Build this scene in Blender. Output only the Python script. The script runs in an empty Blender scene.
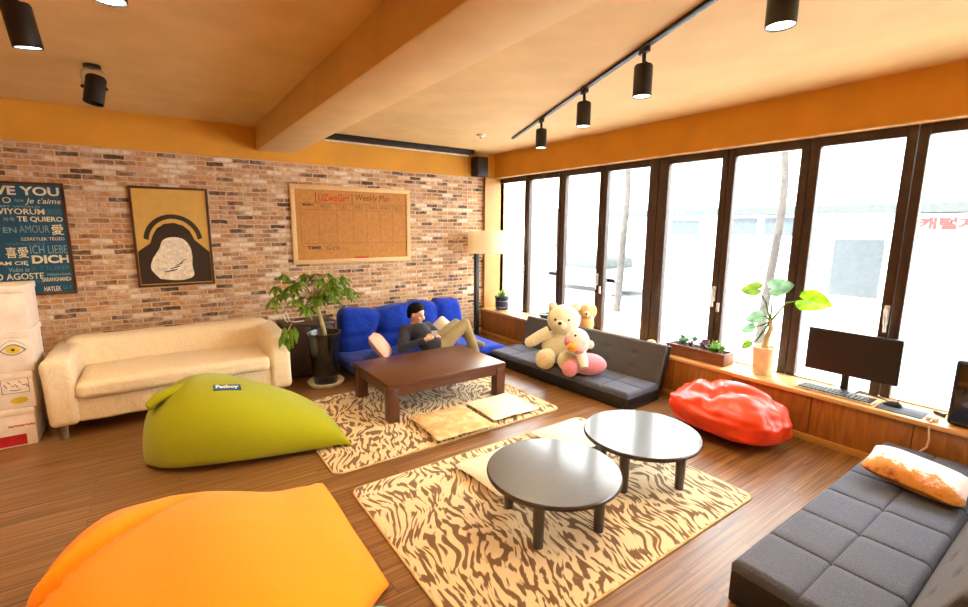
import bpy, bmesh, math, random
import numpy as np
from mathutils import Vector, Matrix, noise, Euler

SC = bpy.context.scene
COL = SC.collection
PI = math.pi
random.seed(7)

# ------------------------------------------------------------------ camera
YAW, PITCH, ROLL, FPX = 0.613238, -0.1642437, 0.0073334, 464.6
cy, sy = math.cos(YAW), math.sin(YAW)
fw = Vector((sy*math.cos(PITCH), cy*math.cos(PITCH), math.sin(PITCH)))
rt = Vector((cy, -sy, 0)); up = rt.cross(fw)
r2 = rt*math.cos(ROLL) + up*math.sin(ROLL)
u2 = -rt*math.sin(ROLL) + up*math.cos(ROLL)
cam = bpy.data.cameras.new('camera'); camo = bpy.data.objects.new('camera', cam); COL.objects.link(camo)
cam.sensor_width = 36; cam.lens = FPX/968*36; cam.clip_start = 0.05
camo.matrix_world = Matrix(((r2.x, u2.x, -fw.x, 0), (r2.y, u2.y, -fw.y, 0), (r2.z, u2.z, -fw.z, 1.7), (0, 0, 0, 1)))
SC.camera = camo

# ------------------------------------------------------------------ world, sun, exposure
W = bpy.data.worlds.new('sky'); SC.world = W; W.use_nodes = True
bg = W.node_tree.nodes['Background']
bg.inputs['Color'].default_value = (0.86, 0.94, 1.0, 1); bg.inputs['Strength'].default_value = 9.5
sun = bpy.data.lights.new('sun', 'SUN'); suno = bpy.data.objects.new('sun', sun); COL.objects.link(suno)
sun.energy = 14.0; sun.angle = 0.02; sun.color = (1, .96, .9)
suno.rotation_euler = Vector((0.75, -0.25, -0.9)).to_track_quat('-Z', 'Y').to_euler()
SC.view_settings.view_transform = 'Standard'; SC.view_settings.look = 'None'
SC.view_settings.gamma = 1; SC.view_settings.use_curve_mapping = False
SC.view_settings.exposure = 0.62
LAMP_W = 44.0
LAMP_COL = (1.0, .76, .46)

# ------------------------------------------------------------------ materials
def lin(c):
    return tuple((x/255/12.92 if x/255 <= .04045 else ((x/255+.055)/1.055)**2.4) for x in c)+(1,)

class NT:
    def __init__(s, name):
        s.m = bpy.data.materials.new(name); s.m.use_nodes = True
        s.t = s.m.node_tree; s.b = s.t.nodes['Principled BSDF']; s.out = s.t.nodes['Material Output']
    def n(s, kind, **kw):
        x = s.t.nodes.new('ShaderNode'+kind)
        for k, v in kw.items():
            if hasattr(x, k): setattr(x, k, v)
            else: x.inputs[k.replace('_', ' ')].default_value = v
        return x
    def l(s, a, b): s.t.links.new(a, b)
    def coord(s, scale=(1, 1, 1), rot=(0, 0, 0), kind='Object'):
        c = s.n('TexCoord'); m = s.n('Mapping'); m.inputs['Scale'].default_value = scale; m.inputs['Rotation'].default_value = rot
        s.l(c.outputs[kind], m.inputs['Vector']); return m.outputs['Vector']
    def ramp(s, fac, stops, interp='LINEAR'):
        r = s.n('ValToRGB'); r.color_ramp.interpolation = interp
        e = r.color_ramp.elements
        while len(e) < len(stops): e.new(.5)
        for i, (p, c) in enumerate(stops): e[i].position = p; e[i].color = lin(c)
        s.l(fac, r.inputs['Fac']); return r.outputs['Color']
    def bump(s, h, strength=.3, dist=.01):
        b = s.n('Bump'); b.inputs['Strength'].default_value = strength; b.inputs['Distance'].default_value = dist
        s.l(h, b.inputs['Height']); s.l(b.outputs['Normal'], s.b.inputs['Normal'])

def plain(name, c, rough=.5, metal=0, var=.08, nscale=12, bump=0, bscale=60, sheen=0, spec=.5, coat=0, sub=0):
    q = NT(name); v = q.coord()
    no = q.n('TexNoise'); no.inputs['Scale'].default_value = nscale; no.inputs['Detail'].default_value = 3; q.l(v, no.inputs['Vector'])
    lo = tuple(max(0, x*(1-var)) for x in c); hi = tuple(min(255, x*(1+var)) for x in c)
    q.l(q.ramp(no.outputs['Fac'], [(.3, lo), (.7, hi)]), q.b.inputs['Base Color'])
    q.b.inputs['Roughness'].default_value = rough; q.b.inputs['Metallic'].default_value = metal
    q.b.inputs['Specular IOR Level'].default_value = spec
    if sheen: q.b.inputs['Sheen Weight'].default_value = sheen
    if coat: q.b.inputs['Coat Weight'].default_value = coat; q.b.inputs['Coat Roughness'].default_value = .1
    if sub: q.b.inputs['Subsurface Weight'].default_value = sub; q.b.inputs['Subsurface Radius'].default_value = (.05, .03, .02)
    if bump:
        n2 = q.n('TexNoise'); n2.inputs['Scale'].default_value = bscale; n2.inputs['Detail'].default_value = 4; q.l(v, n2.inputs['Vector'])
        q.bump(n2.outputs['Fac'], bump, .01)
    return q.m

def fabric(name, c, var=.08, weave=500, bump=.25, rough=.9, sheen=.15, crease=0, cscale=6):
    q = NT(name); v = q.coord()
    n1 = q.n('TexNoise'); n1.inputs['Scale'].default_value = 180; n1.inputs['Detail'].default_value = 2; q.l(v, n1.inputs['Vector'])
    lo = tuple(max(0, x*(1-var)) for x in c); hi = tuple(min(255, x*(1+var)) for x in c)
    q.l(q.ramp(n1.outputs['Fac'], [(.3, lo), (.7, hi)]), q.b.inputs['Base Color'])
    q.b.inputs['Roughness'].default_value = rough; q.b.inputs['Sheen Weight'].default_value = sheen; q.b.inputs['Specular IOR Level'].default_value = .2
    h = n1.outputs['Fac']
    if crease:
        n2 = q.n('TexNoise'); n2.inputs['Scale'].default_value = cscale; n2.inputs['Detail'].default_value = 3; n2.inputs['Distortion'].default_value = 1.2; q.l(v, n2.inputs['Vector'])
        mm = q.n('Math', operation='MULTIPLY'); mm.inputs[1].default_value = crease; q.l(n2.outputs['Fac'], mm.inputs[0])
        m2 = q.n('Math', operation='MULTIPLY_ADD'); m2.inputs[1].default_value = .05; q.l(n1.outputs['Fac'], m2.inputs[0]); q.l(mm.outputs[0], m2.inputs[2]); h = m2.outputs[0]
    q.bump(h, bump, .02)
    return q.m

def wood(name, c1, c2, scale=(1, 12, 12), rough=.4, coat=0, dist=3, wscale=2.0, rot=(0, 0, 0), bump=.05):
    q = NT(name); v = q.coord(scale, rot)
    no = q.n('TexNoise'); no.inputs['Scale'].default_value = wscale; no.inputs['Detail'].default_value = 6; no.inputs['Distortion'].default_value = dist; q.l(v, no.inputs['Vector'])
    q.l(q.ramp(no.outputs['Fac'], [(.25, c1), (.5, tuple((a+b)/2 for a, b in zip(c1, c2))), (.75, c2)]), q.b.inputs['Base Color'])
    q.b.inputs['Roughness'].default_value = rough
    if coat: q.b.inputs['Coat Weight'].default_value = coat; q.b.inputs['Coat Roughness'].default_value = .12
    q.bump(no.outputs['Fac'], bump, .005)
    return q.m

def emit(name, c, s):
    q = NT(name); q.b.inputs['Base Color'].default_value = lin(c)
    q.b.inputs['Emission Color'].default_value = lin(c); q.b.inputs['Emission Strength'].default_value = s
    return q.m

def brick_mat():
    q = NT('brick'); c = q.n('TexCoord'); sp = q.n('SeparateXYZ'); q.l(c.outputs['Object'], sp.inputs[0])
    nz = q.n('TexNoise'); nz.inputs['Scale'].default_value = 14; nz.inputs['Detail'].default_value = 2; q.l(c.outputs['Object'], nz.inputs['Vector'])
    ad = q.n('Math', operation='MULTIPLY_ADD'); ad.inputs[1].default_value = .022; q.l(nz.outputs['Fac'], ad.inputs[0]); q.l(sp.outputs['Z'], ad.inputs[2])
    cm = q.n('CombineXYZ'); q.l(sp.outputs['X'], cm.inputs[0]); q.l(ad.outputs[0], cm.inputs[1])
    br = q.n('TexBrick'); q.l(cm.outputs[0], br.inputs['Vector'])
    br.offset = .5; br.squash = 1.0
    for k, x in (('Scale', 1), ('Mortar Size', .0085), ('Mortar Smooth', .6), ('Bias', 0), ('Brick Width', .175), ('Row Height', .052)): br.inputs[k].default_value = x
    br.inputs['Color1'].default_value = (0, 0, 0, 1); br.inputs['Color2'].default_value = (1, 1, 1, 1); br.inputs['Mortar'].default_value = (.5, .5, .5, 1)
    n2 = q.n('TexNoise'); n2.inputs['Scale'].default_value = 22; n2.inputs['Detail'].default_value = 5; q.l(c.outputs['Object'], n2.inputs['Vector'])
    mx = q.n('Math', operation='MULTIPLY_ADD'); mx.inputs[1].default_value = .7; q.l(n2.outputs['Fac'], mx.inputs[0])
    sub = q.n('Math', operation='SUBTRACT'); sub.inputs[1].default_value = .35; q.l(br.outputs['Color'], sub.inputs[0]); q.l(sub.outputs[0], mx.inputs[2])
    col = q.ramp(mx.outputs[0], [(.0, (88, 68, 54)), (.12, (118, 90, 68)), (.24, (164, 120, 86)), (.38, (194, 144, 100)), (.50, (210, 170, 126)), (.60, (186, 138, 104)), (.72, (214, 152, 92)), (.82, (220, 190, 152)), (.97, (238, 222, 200))])
    n3 = q.n('TexNoise'); n3.inputs['Scale'].default_value = 7; n3.inputs['Detail'].default_value = 6; n3.inputs['Roughness'].default_value = .7; q.l(c.outputs['Object'], n3.inputs['Vector'])
    wf = q.n('MapRange'); wf.inputs[1].default_value = .50; wf.inputs[2].default_value = .72; wf.inputs[4].default_value = .7; q.l(n3.outputs['Fac'], wf.inputs[0])
    m0 = q.n('Mix', data_type='RGBA'); q.l(wf.outputs[0], m0.inputs['Factor']); q.l(col, m0.inputs[6]); m0.inputs[7].default_value = lin((226, 202, 176))
    mix = q.n('Mix', data_type='RGBA'); q.l(br.outputs['Fac'], mix.inputs['Factor']); q.l(m0.outputs[2], mix.inputs[6]); mix.inputs[7].default_value = lin((216, 190, 162))
    q.l(mix.outputs[2], q.b.inputs['Base Color']); q.b.inputs['Roughness'].default_value = .9
    h = q.n('Math', operation='MULTIPLY_ADD'); h.inputs[1].default_value = -1.0; q.l(br.outputs['Fac'], h.inputs[0]); q.l(n2.outputs['Fac'], h.inputs[2])
    q.bump(h.outputs[0], .6, .012)
    return q.m

def floor_mat():
    q = NT('floor_wood'); v = q.coord()
    br = q.n('TexBrick'); q.l(v, br.inputs['Vector']); br.offset = .37
    for k, x in (('Scale', 1), ('Mortar Size', .0015), ('Mortar Smooth', .1), ('Brick Width', 1.25), ('Row Height', .09)): br.inputs[k].default_value = x
    br.inputs['Color1'].default_value = (0, 0, 0, 1); br.inputs['Color2'].default_value = (1, 1, 1, 1); br.inputs['Mortar'].default_value = (0, 0, 0, 1)
    v2 = q.coord((1.1, 40, 1))
    add = q.n('VectorMath', operation='MULTIPLY_ADD'); q.l(br.outputs['Color'], add.inputs[0]); add.inputs[1].default_value = (7, 3, 0); q.l(v2, add.inputs[2])
    no = q.n('TexNoise'); no.inputs['Scale'].default_value = 1.5; no.inputs['Detail'].default_value = 5; no.inputs['Distortion'].default_value = .6; q.l(add.outputs[0], no.inputs['Vector'])
    f = q.n('Math', operation='MULTIPLY_ADD'); f.inputs[1].default_value = .10; q.l(br.outputs['Color'], f.inputs[0]); q.l(no.outputs['Fac'], f.inputs[2])
    col = q.ramp(f.outputs[0], [(.28, (70, 46, 24)), (.48, (116, 78, 42)), (.64, (142, 100, 56)), (.85, (172, 128, 80))])
    mix = q.n('Mix', data_type='RGBA'); q.l(br.outputs['Fac'], mix.inputs['Factor']); q.l(col, mix.inputs[6]); mix.inputs[7].default_value = lin((70, 44, 22))
    q.l(mix.outputs[2], q.b.inputs['Base Color'])
    q.b.inputs['Roughness'].default_value = .34; q.b.inputs['Specular IOR Level'].default_value = .7
    q.bump(no.outputs['Fac'], .06, .004)
    return q.m

def zebra_mat(seed):
    q = NT('zebra_rug'); v = q.coord()
    w = q.n('TexNoise'); w.inputs['Scale'].default_value = 2.6; w.inputs['Detail'].default_value = 1; q.l(v, w.inputs['Vector'])
    s = q.n('VectorMath', operation='SUBTRACT'); q.l(w.outputs['Color'], s.inputs[0]); s.inputs[1].default_value = (.5, .5, .5)
    a = q.n('VectorMath', operation='MULTIPLY_ADD'); q.l(s.outputs[0], a.inputs[0]); a.inputs[1].default_value = (.34, .34, 0); q.l(v, a.inputs[2])
    m0 = q.n('Mapping'); m0.inputs['Rotation'].default_value = (0, 0, .3); q.l(a.outputs[0], m0.inputs['Vector'])
    mp = q.n('Mapping'); mp.inputs['Scale'].default_value = (40, 9.5, 1); mp.inputs['Location'].default_value = (seed, seed*2, 0)
    q.l(m0.outputs[0], mp.inputs['Vector'])
    no = q.n('TexNoise'); no.inputs['Scale'].default_value = 1.0; no.inputs['Detail'].default_value = 1.2; no.inputs['Roughness'].default_value = .4; q.l(mp.outputs[0], no.inputs['Vector'])
    col = q.ramp(no.outputs['Fac'], [(.0, (238, 214, 170)), (.50, (236, 210, 164)), (.545, (128, 92, 54)), (1, (100, 70, 40))])
    q.l(col, q.b.inputs['Base Color']); q.b.inputs['Roughness'].default_value = .95; q.b.inputs['Sheen Weight'].default_value = .2
    n2 = q.n('TexNoise'); n2.inputs['Scale'].default_value = 260; n2.inputs['Detail'].default_value = 2; q.l(v, n2.inputs['Vector'])
    q.bump(n2.outputs['Fac'], .35, .01)
    return q.m

def glass_mat():
    q = NT('window_glass'); tr = q.n('BsdfTransparent'); tr.inputs['Color'].default_value = (.97, .98, .98, 1)
    gl = q.n('BsdfGlossy'); gl.inputs['Roughness'].default_value = .02
    mx = q.n('MixShader'); mx.inputs[0].default_value = .035; q.l(tr.outputs[0], mx.inputs[1]); q.l(gl.outputs[0], mx.inputs[2]); q.l(mx.outputs[0], q.out.inputs['Surface'])
    return q.m

def fur(name, c, var=.1, bump=.8):
    q = NT(name); v = q.coord()
    n1 = q.n('TexNoise'); n1.inputs['Scale'].default_value = 110; n1.inputs['Detail'].default_value = 4; q.l(v, n1.inputs['Vector'])
    lo = tuple(x*(1-var) for x in c); hi = tuple(min(255, x*(1+var)) for x in c)
    q.l(q.ramp(n1.outputs['Fac'], [(.3, lo), (.7, hi)]), q.b.inputs['Base Color'])
    q.b.inputs['Roughness'].default_value = 1; q.b.inputs['Sheen Weight'].default_value = .5; q.b.inputs['Specular IOR Level'].default_value = .1
    q.bump(n1.outputs['Fac'], bump, .02)
    return q.m

def leaf_mat(name, c):
    q = NT(name); v = q.coord()
    n1 = q.n('TexNoise'); n1.inputs['Scale'].default_value = 14; q.l(v, n1.inputs['Vector'])
    q.l(q.ramp(n1.outputs['Fac'], [(.3, tuple(x*.75 for x in c)), (.7, tuple(min(255, x*1.15) for x in c))]), q.b.inputs['Base Color'])
    q.b.inputs['Roughness'].default_value = .4
    tl = q.n('BsdfTranslucent'); q.l(q.b.inputs['Base Color'].links[0].from_socket, tl.inputs['Color'])
    mx = q.n('MixShader'); mx.inputs[0].default_value = .4; q.l(q.b.outputs[0], mx.inputs[1]); q.l(tl.outputs[0], mx.inputs[2]); q.l(mx.outputs[0], q.out.inputs['Surface'])
    return q.m

# ------------------------------------------------------------------ mesh helpers
class MB:
    def __init__(s): s.v = []; s.f = []
    def add(s, v, f):
        o = len(s.v); s.v += [tuple(p) for p in v]; s.f += [tuple(i+o for i in g) for g in f]; return s
    def box(s, x0, x1, y0, y1, z0, z1, r=0, seg=2):
        if r <= 0:
            v = [(x0, y0, z0), (x1, y0, z0), (x1, y1, z0), (x0, y1, z0), (x0, y0, z1), (x1, y0, z1), (x1, y1, z1), (x0, y1, z1)]
            return s.add(v, [(3, 2, 1, 0), (4, 5, 6, 7), (0, 1, 5, 4), (1, 2, 6, 5), (2, 3, 7, 6), (3, 0, 4, 7)])
        bm = bmesh.new(); bmesh.ops.create_cube(bm, size=1)
        for w in bm.verts: w.co = Vector(((x0+x1)/2+w.co.x*(x1-x0), (y0+y1)/2+w.co.y*(y1-y0), (z0+z1)/2+w.co.z*(z1-z0)))
        bmesh.ops.bevel(bm, geom=list(bm.edges), offset=min(r, .49*min(x1-x0, y1-y0, z1-z0)), segments=seg, profile=.5, affect='EDGES')
        return s._bm(bm)
    def _bm(s, bm):
        bm.verts.index_update(); s.add([w.co[:] for w in bm.verts], [[w.index for w in g.verts] for g in bm.faces]); bm.free(); return s
    def xf(s, M, start=0):
        s.v[start:] = [tuple(M @ Vector(p)) for p in s.v[start:]]; return s
    def tube(s, pts, r, n=10, cap=True):
        pts = [Vector(p) for p in pts]; rs = r if isinstance(r, (list, tuple)) else [r]*len(pts)
        rings = []; ref = None
        for i, p in enumerate(pts):
            d = (pts[min(i+1, len(pts)-1)]-pts[max(i-1, 0)]).normalized()
            if ref is None: ref = d.orthogonal().normalized()
            a = (ref-d*ref.dot(d)).normalized(); ref = a; b = d.cross(a)
            rings.append([p+(a*math.cos(2*PI*k/n)+b*math.sin(2*PI*k/n))*rs[i] for k in range(n)])
        return s.loft(rings, cap)
    def loft(s, rings, cap=True, close=True):
        n = len(rings[0]); v = [tuple(p) for r in rings for p in r]; f = []
        for i in range(len(rings)-1):
            for k in range(n if close else n-1):
                k2 = (k+1) % n
                f.append((i*n+k, i*n+k2, (i+1)*n+k2, (i+1)*n+k))
        if cap:
            f.append(tuple(reversed(range(n)))); f.append(tuple((len(rings)-1)*n+k for k in range(n)))
        return s.add(v, f)
    def lathe(s, prof, c=(0, 0, 0), n=32):
        rings = [[(c[0]+r*math.cos(2*PI*k/n), c[1]+r*math.sin(2*PI*k/n), c[2]+z) for k in range(n)] for r, z in prof]
        return s.loft(rings, True)
    def ball(s, c, r, n=16, fn=None, M=None):
        r = r if isinstance(r, (tuple, list)) else (r, r, r); c = Vector(c)
        v = [(0, 0, -1)]; f = []
        for i in range(1, n):
            t = PI*i/n
            for k in range(2*n):
                a = PI*k/n; v.append((math.sin(t)*math.cos(a), math.sin(t)*math.sin(a), -math.cos(t)))
        v.append((0, 0, 1)); m = 2*n
        for k in range(m): f.append((0, 1+(k+1) % m, 1+k))
        for i in range(n-2):
            for k in range(m):
                a, b = 1+i*m+k, 1+i*m+(k+1) % m; f.append((a, b, b+m, a+m))
        L = len(v)-1
        for k in range(m): f.append((L, 1+(n-2)*m+k, 1+(n-2)*m+(k+1) % m))
        out = []
        for p in v:
            q = Vector(p)
            if fn: q = Vector(fn(q))
            q = Vector((q.x*r[0], q.y*r[1], q.z*r[2]))
            if M: q = M @ q
            out.append(tuple(q+c))
        return s.add(out, f)
    def soft(s, c, size, r, n=16, fn=None, M=None):
        h = Vector(size)/2; r = min(r, min(h)*.999); c = Vector(c)
        bm = bmesh.new(); bmesh.ops.create_cube(bm, size=2)
        bmesh.ops.subdivide_edges(bm, edges=list(bm.edges), cuts=n, use_grid_fill=True)
        for w in bm.verts:
            p = Vector([math.copysign(abs(a)**.8, a)*b for a, b in zip(w.co, h)])
            q = Vector([max(-(b-r), min(b-r, a)) for a, b in zip(p, h)])
            d = p-q
            if d.length > 1e-9: p = q+d.normalized()*r
            if fn: p = Vector(fn(p))
            if M: p = M @ p
            w.co = p+c
        return s._bm(bm)
    def grid(s, fn, nu, nv):
        v = [fn(i/nu, j/nv) for j in range(nv+1) for i in range(nu+1)]
        f = [(j*(nu+1)+i, j*(nu+1)+i+1, (j+1)*(nu+1)+i+1, (j+1)*(nu+1)+i) for j in range(nv) for i in range(nu)]
        return s.add(v, f)
    def prism(s, poly, y0, y1):           # polygon in xz extruded along y
        n = len(poly); v = [(x, y0, z) for x, z in poly]+[(x, y1, z) for x, z in poly]
        return s.add(v, [tuple(range(n)), tuple(reversed(range(n, 2*n)))]+[(i, i+n, (i+1) % n+n, (i+1) % n) for i in range(n)])
    def build(s, name, mat, parent=None, loc=None, angle=40, smooth=True, world=True):
        me = bpy.data.meshes.new(name)
        off = Vector((0, 0, 0))
        if loc is not None: off = Vector(loc)
        elif parent is not None and world: off = origin(parent)
        me.from_pydata([tuple(Vector(p)-off) for p in s.v], [], s.f); me.validate()
        bm = bmesh.new(); bm.from_mesh(me); bmesh.ops.recalc_face_normals(bm, faces=bm.faces); bm.to_mesh(me); bm.free()
        if smooth:
            me.polygons.foreach_set('use_smooth', [True]*len(me.polygons)); me.set_sharp_from_angle(angle=math.radians(angle))
        me.materials.append(mat)
        o = bpy.data.objects.new(name, me); COL.objects.link(o)
        if parent is not None: o.parent = parent
        if loc is not None: o.location = loc
        return o

def origin(o):
    p = Vector(o.location)
    while o.parent: o = o.parent; p += Vector(o.location)
    return p

def tag(o, label, cat, group=None):
    o['label'] = label; o['category'] = cat
    if group: o['group'] = group
    return o
def thing(name, loc, label, cat, group=None, rz=0):
    o = bpy.data.objects.new(name, None); COL.objects.link(o); o.empty_display_size = .1
    o.location = loc; o.rotation_euler = (0, 0, rz)
    return tag(o, label, cat, group)
def struct(o, label=None, cat=None):
    o['kind'] = 'structure'
    if label: o['label'] = label; o['category'] = cat or o.name.split('_')[0]
    return o
def dup(root, loc=None, rot=None, label=None, group=None):
    def cp(o, par):
        c = o.copy(); COL.objects.link(c); c.parent = par
        for ch in list(o.children): cp(ch, c)
        return c
    r = cp(root, None)
    if loc is not None: r.location = loc
    if rot is not None: r.rotation_euler = rot
    if label: r['label'] = label
    if group: r['group'] = group
    return r

def text_geo(body, bold=0, shear=0, res=3):
    c = bpy.data.curves.new('t', 'FONT'); c.body = body; c.offset = bold; c.shear = shear; c.resolution_u = res
    o = bpy.data.objects.new('t', c); COL.objects.link(o)
    dg = bpy.context.evaluated_depsgraph_get(); dg.update()
    m = bpy.data.meshes.new_from_object(o.evaluated_get(dg))
    v = [tuple(x.co) for x in m.vertices]; f = [tuple(p.vertices) for p in m.polygons]
    bpy.data.objects.remove(o); bpy.data.curves.remove(c); bpy.data.meshes.remove(m)
    return v, f
def text_fit(mb, body, x0, x1, z0, z1, put, bold=0, shear=0):
    v, f = text_geo(body, bold, shear)
    a0, a1 = min(p[0] for p in v), max(p[0] for p in v); b0, b1 = min(p[1] for p in v), max(p[1] for p in v)
    mb.add([put(x0+(p[0]-a0)/(a1-a0)*(x1-x0), z0+(p[1]-b0)/(b1-b0)*(z1-z0)) for p in v], f)

def catmull(keys, n):
    K = np.array(keys, float); m = len(K); out = []
    for t in np.linspace(0, m-1, n):
        i = min(int(t), m-2); u = t-i
        p0, p1, p2, p3 = K[max(i-1, 0)], K[i], K[i+1], K[min(i+2, m-1)]
        out.append(.5*(2*p1+(p2-p0)*u+(2*p0-5*p1+4*p2-p3)*u*u+(3*p1-p0-3*p2+p3)*u**3))
    return out

def skin_mesh(verts, edges, root=0, sub=2):
    """skeleton -> one continuous surface; returns vertex and face lists"""
    me = bpy.data.meshes.new('sk'); me.from_pydata([v[0] for v in verts], edges, [])
    o = bpy.data.objects.new('sk', me); COL.objects.link(o)
    o.modifiers.new('s', 'SKIN').use_smooth_shade = True
    for i, d in enumerate(me.skin_vertices[0].data):
        r = verts[i][1]; d.radius = r if isinstance(r, tuple) else (r, r); d.use_root = (i == root)
    ss = o.modifiers.new('u', 'SUBSURF'); ss.levels = sub; ss.render_levels = sub
    dg = bpy.context.evaluated_depsgraph_get(); dg.update()
    m = bpy.data.meshes.new_from_object(o.evaluated_get(dg))
    v = [tuple(x.co) for x in m.vertices]; f = [tuple(p.vertices) for p in m.polygons]
    bpy.data.objects.remove(o); bpy.data.meshes.remove(me); bpy.data.meshes.remove(m)
    return v, f

def fuse(mb, voxel=.008, it=6, fac=.5):
    """overlapping closed shapes -> one continuous smooth surface"""
    me = bpy.data.meshes.new('fz'); me.from_pydata(mb.v, [], mb.f)
    bm = bmesh.new(); bm.from_mesh(me); bmesh.ops.recalc_face_normals(bm, faces=bm.faces); bm.to_mesh(me); bm.free()
    o = bpy.data.objects.new('fz', me); COL.objects.link(o)
    r = o.modifiers.new('r', 'REMESH'); r.mode = 'VOXEL'; r.voxel_size = voxel
    sm = o.modifiers.new('s', 'SMOOTH'); sm.iterations = it; sm.factor = fac
    dg = bpy.context.evaluated_depsgraph_get(); dg.update()
    m = bpy.data.meshes.new_from_object(o.evaluated_get(dg))
    out = MB(); out.v = [tuple(x.co) for x in m.vertices]; out.f = [tuple(p.vertices) for p in m.polygons]
    bpy.data.objects.remove(o); bpy.data.meshes.remove(me); bpy.data.meshes.remove(m)
    return out
def caps(mb, a, b, ra, rb, n=14):
    """tapered capsule"""
    a, b = Vector(a), Vector(b); mb.ball(a, ra, 8); mb.ball(b, rb, 8); mb.tube([a, b], [ra, rb], n); return mb

def leaf(mb, base, d, upv, L, wid, droop=.3, n=5, heart=False):
    base = Vector(base); d = Vector(d).normalized(); side = d.cross(Vector(upv)).normalized(); nrm = side.cross(d)
    v = []
    for i in range(n+1):
        t = i/n
        w = wid*(math.sin(PI*min(1, t*.93+.07))**.8) if not heart else wid*max(0, math.sin(PI*(t*.85+.15)))**.7*(1.15-.5*t)
        c = base+d*(L*t)-Vector((0, 0, 1))*(droop*L*t*t)
        v += [c-side*w+nrm*w*.25, c, c+side*w+nrm*w*.25]
    f = []
    for i in range(n):
        a = i*3; f += [(a, a+1, a+4, a+3), (a+1, a+2, a+5, a+4)]
    mb.add(v, f)
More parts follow.
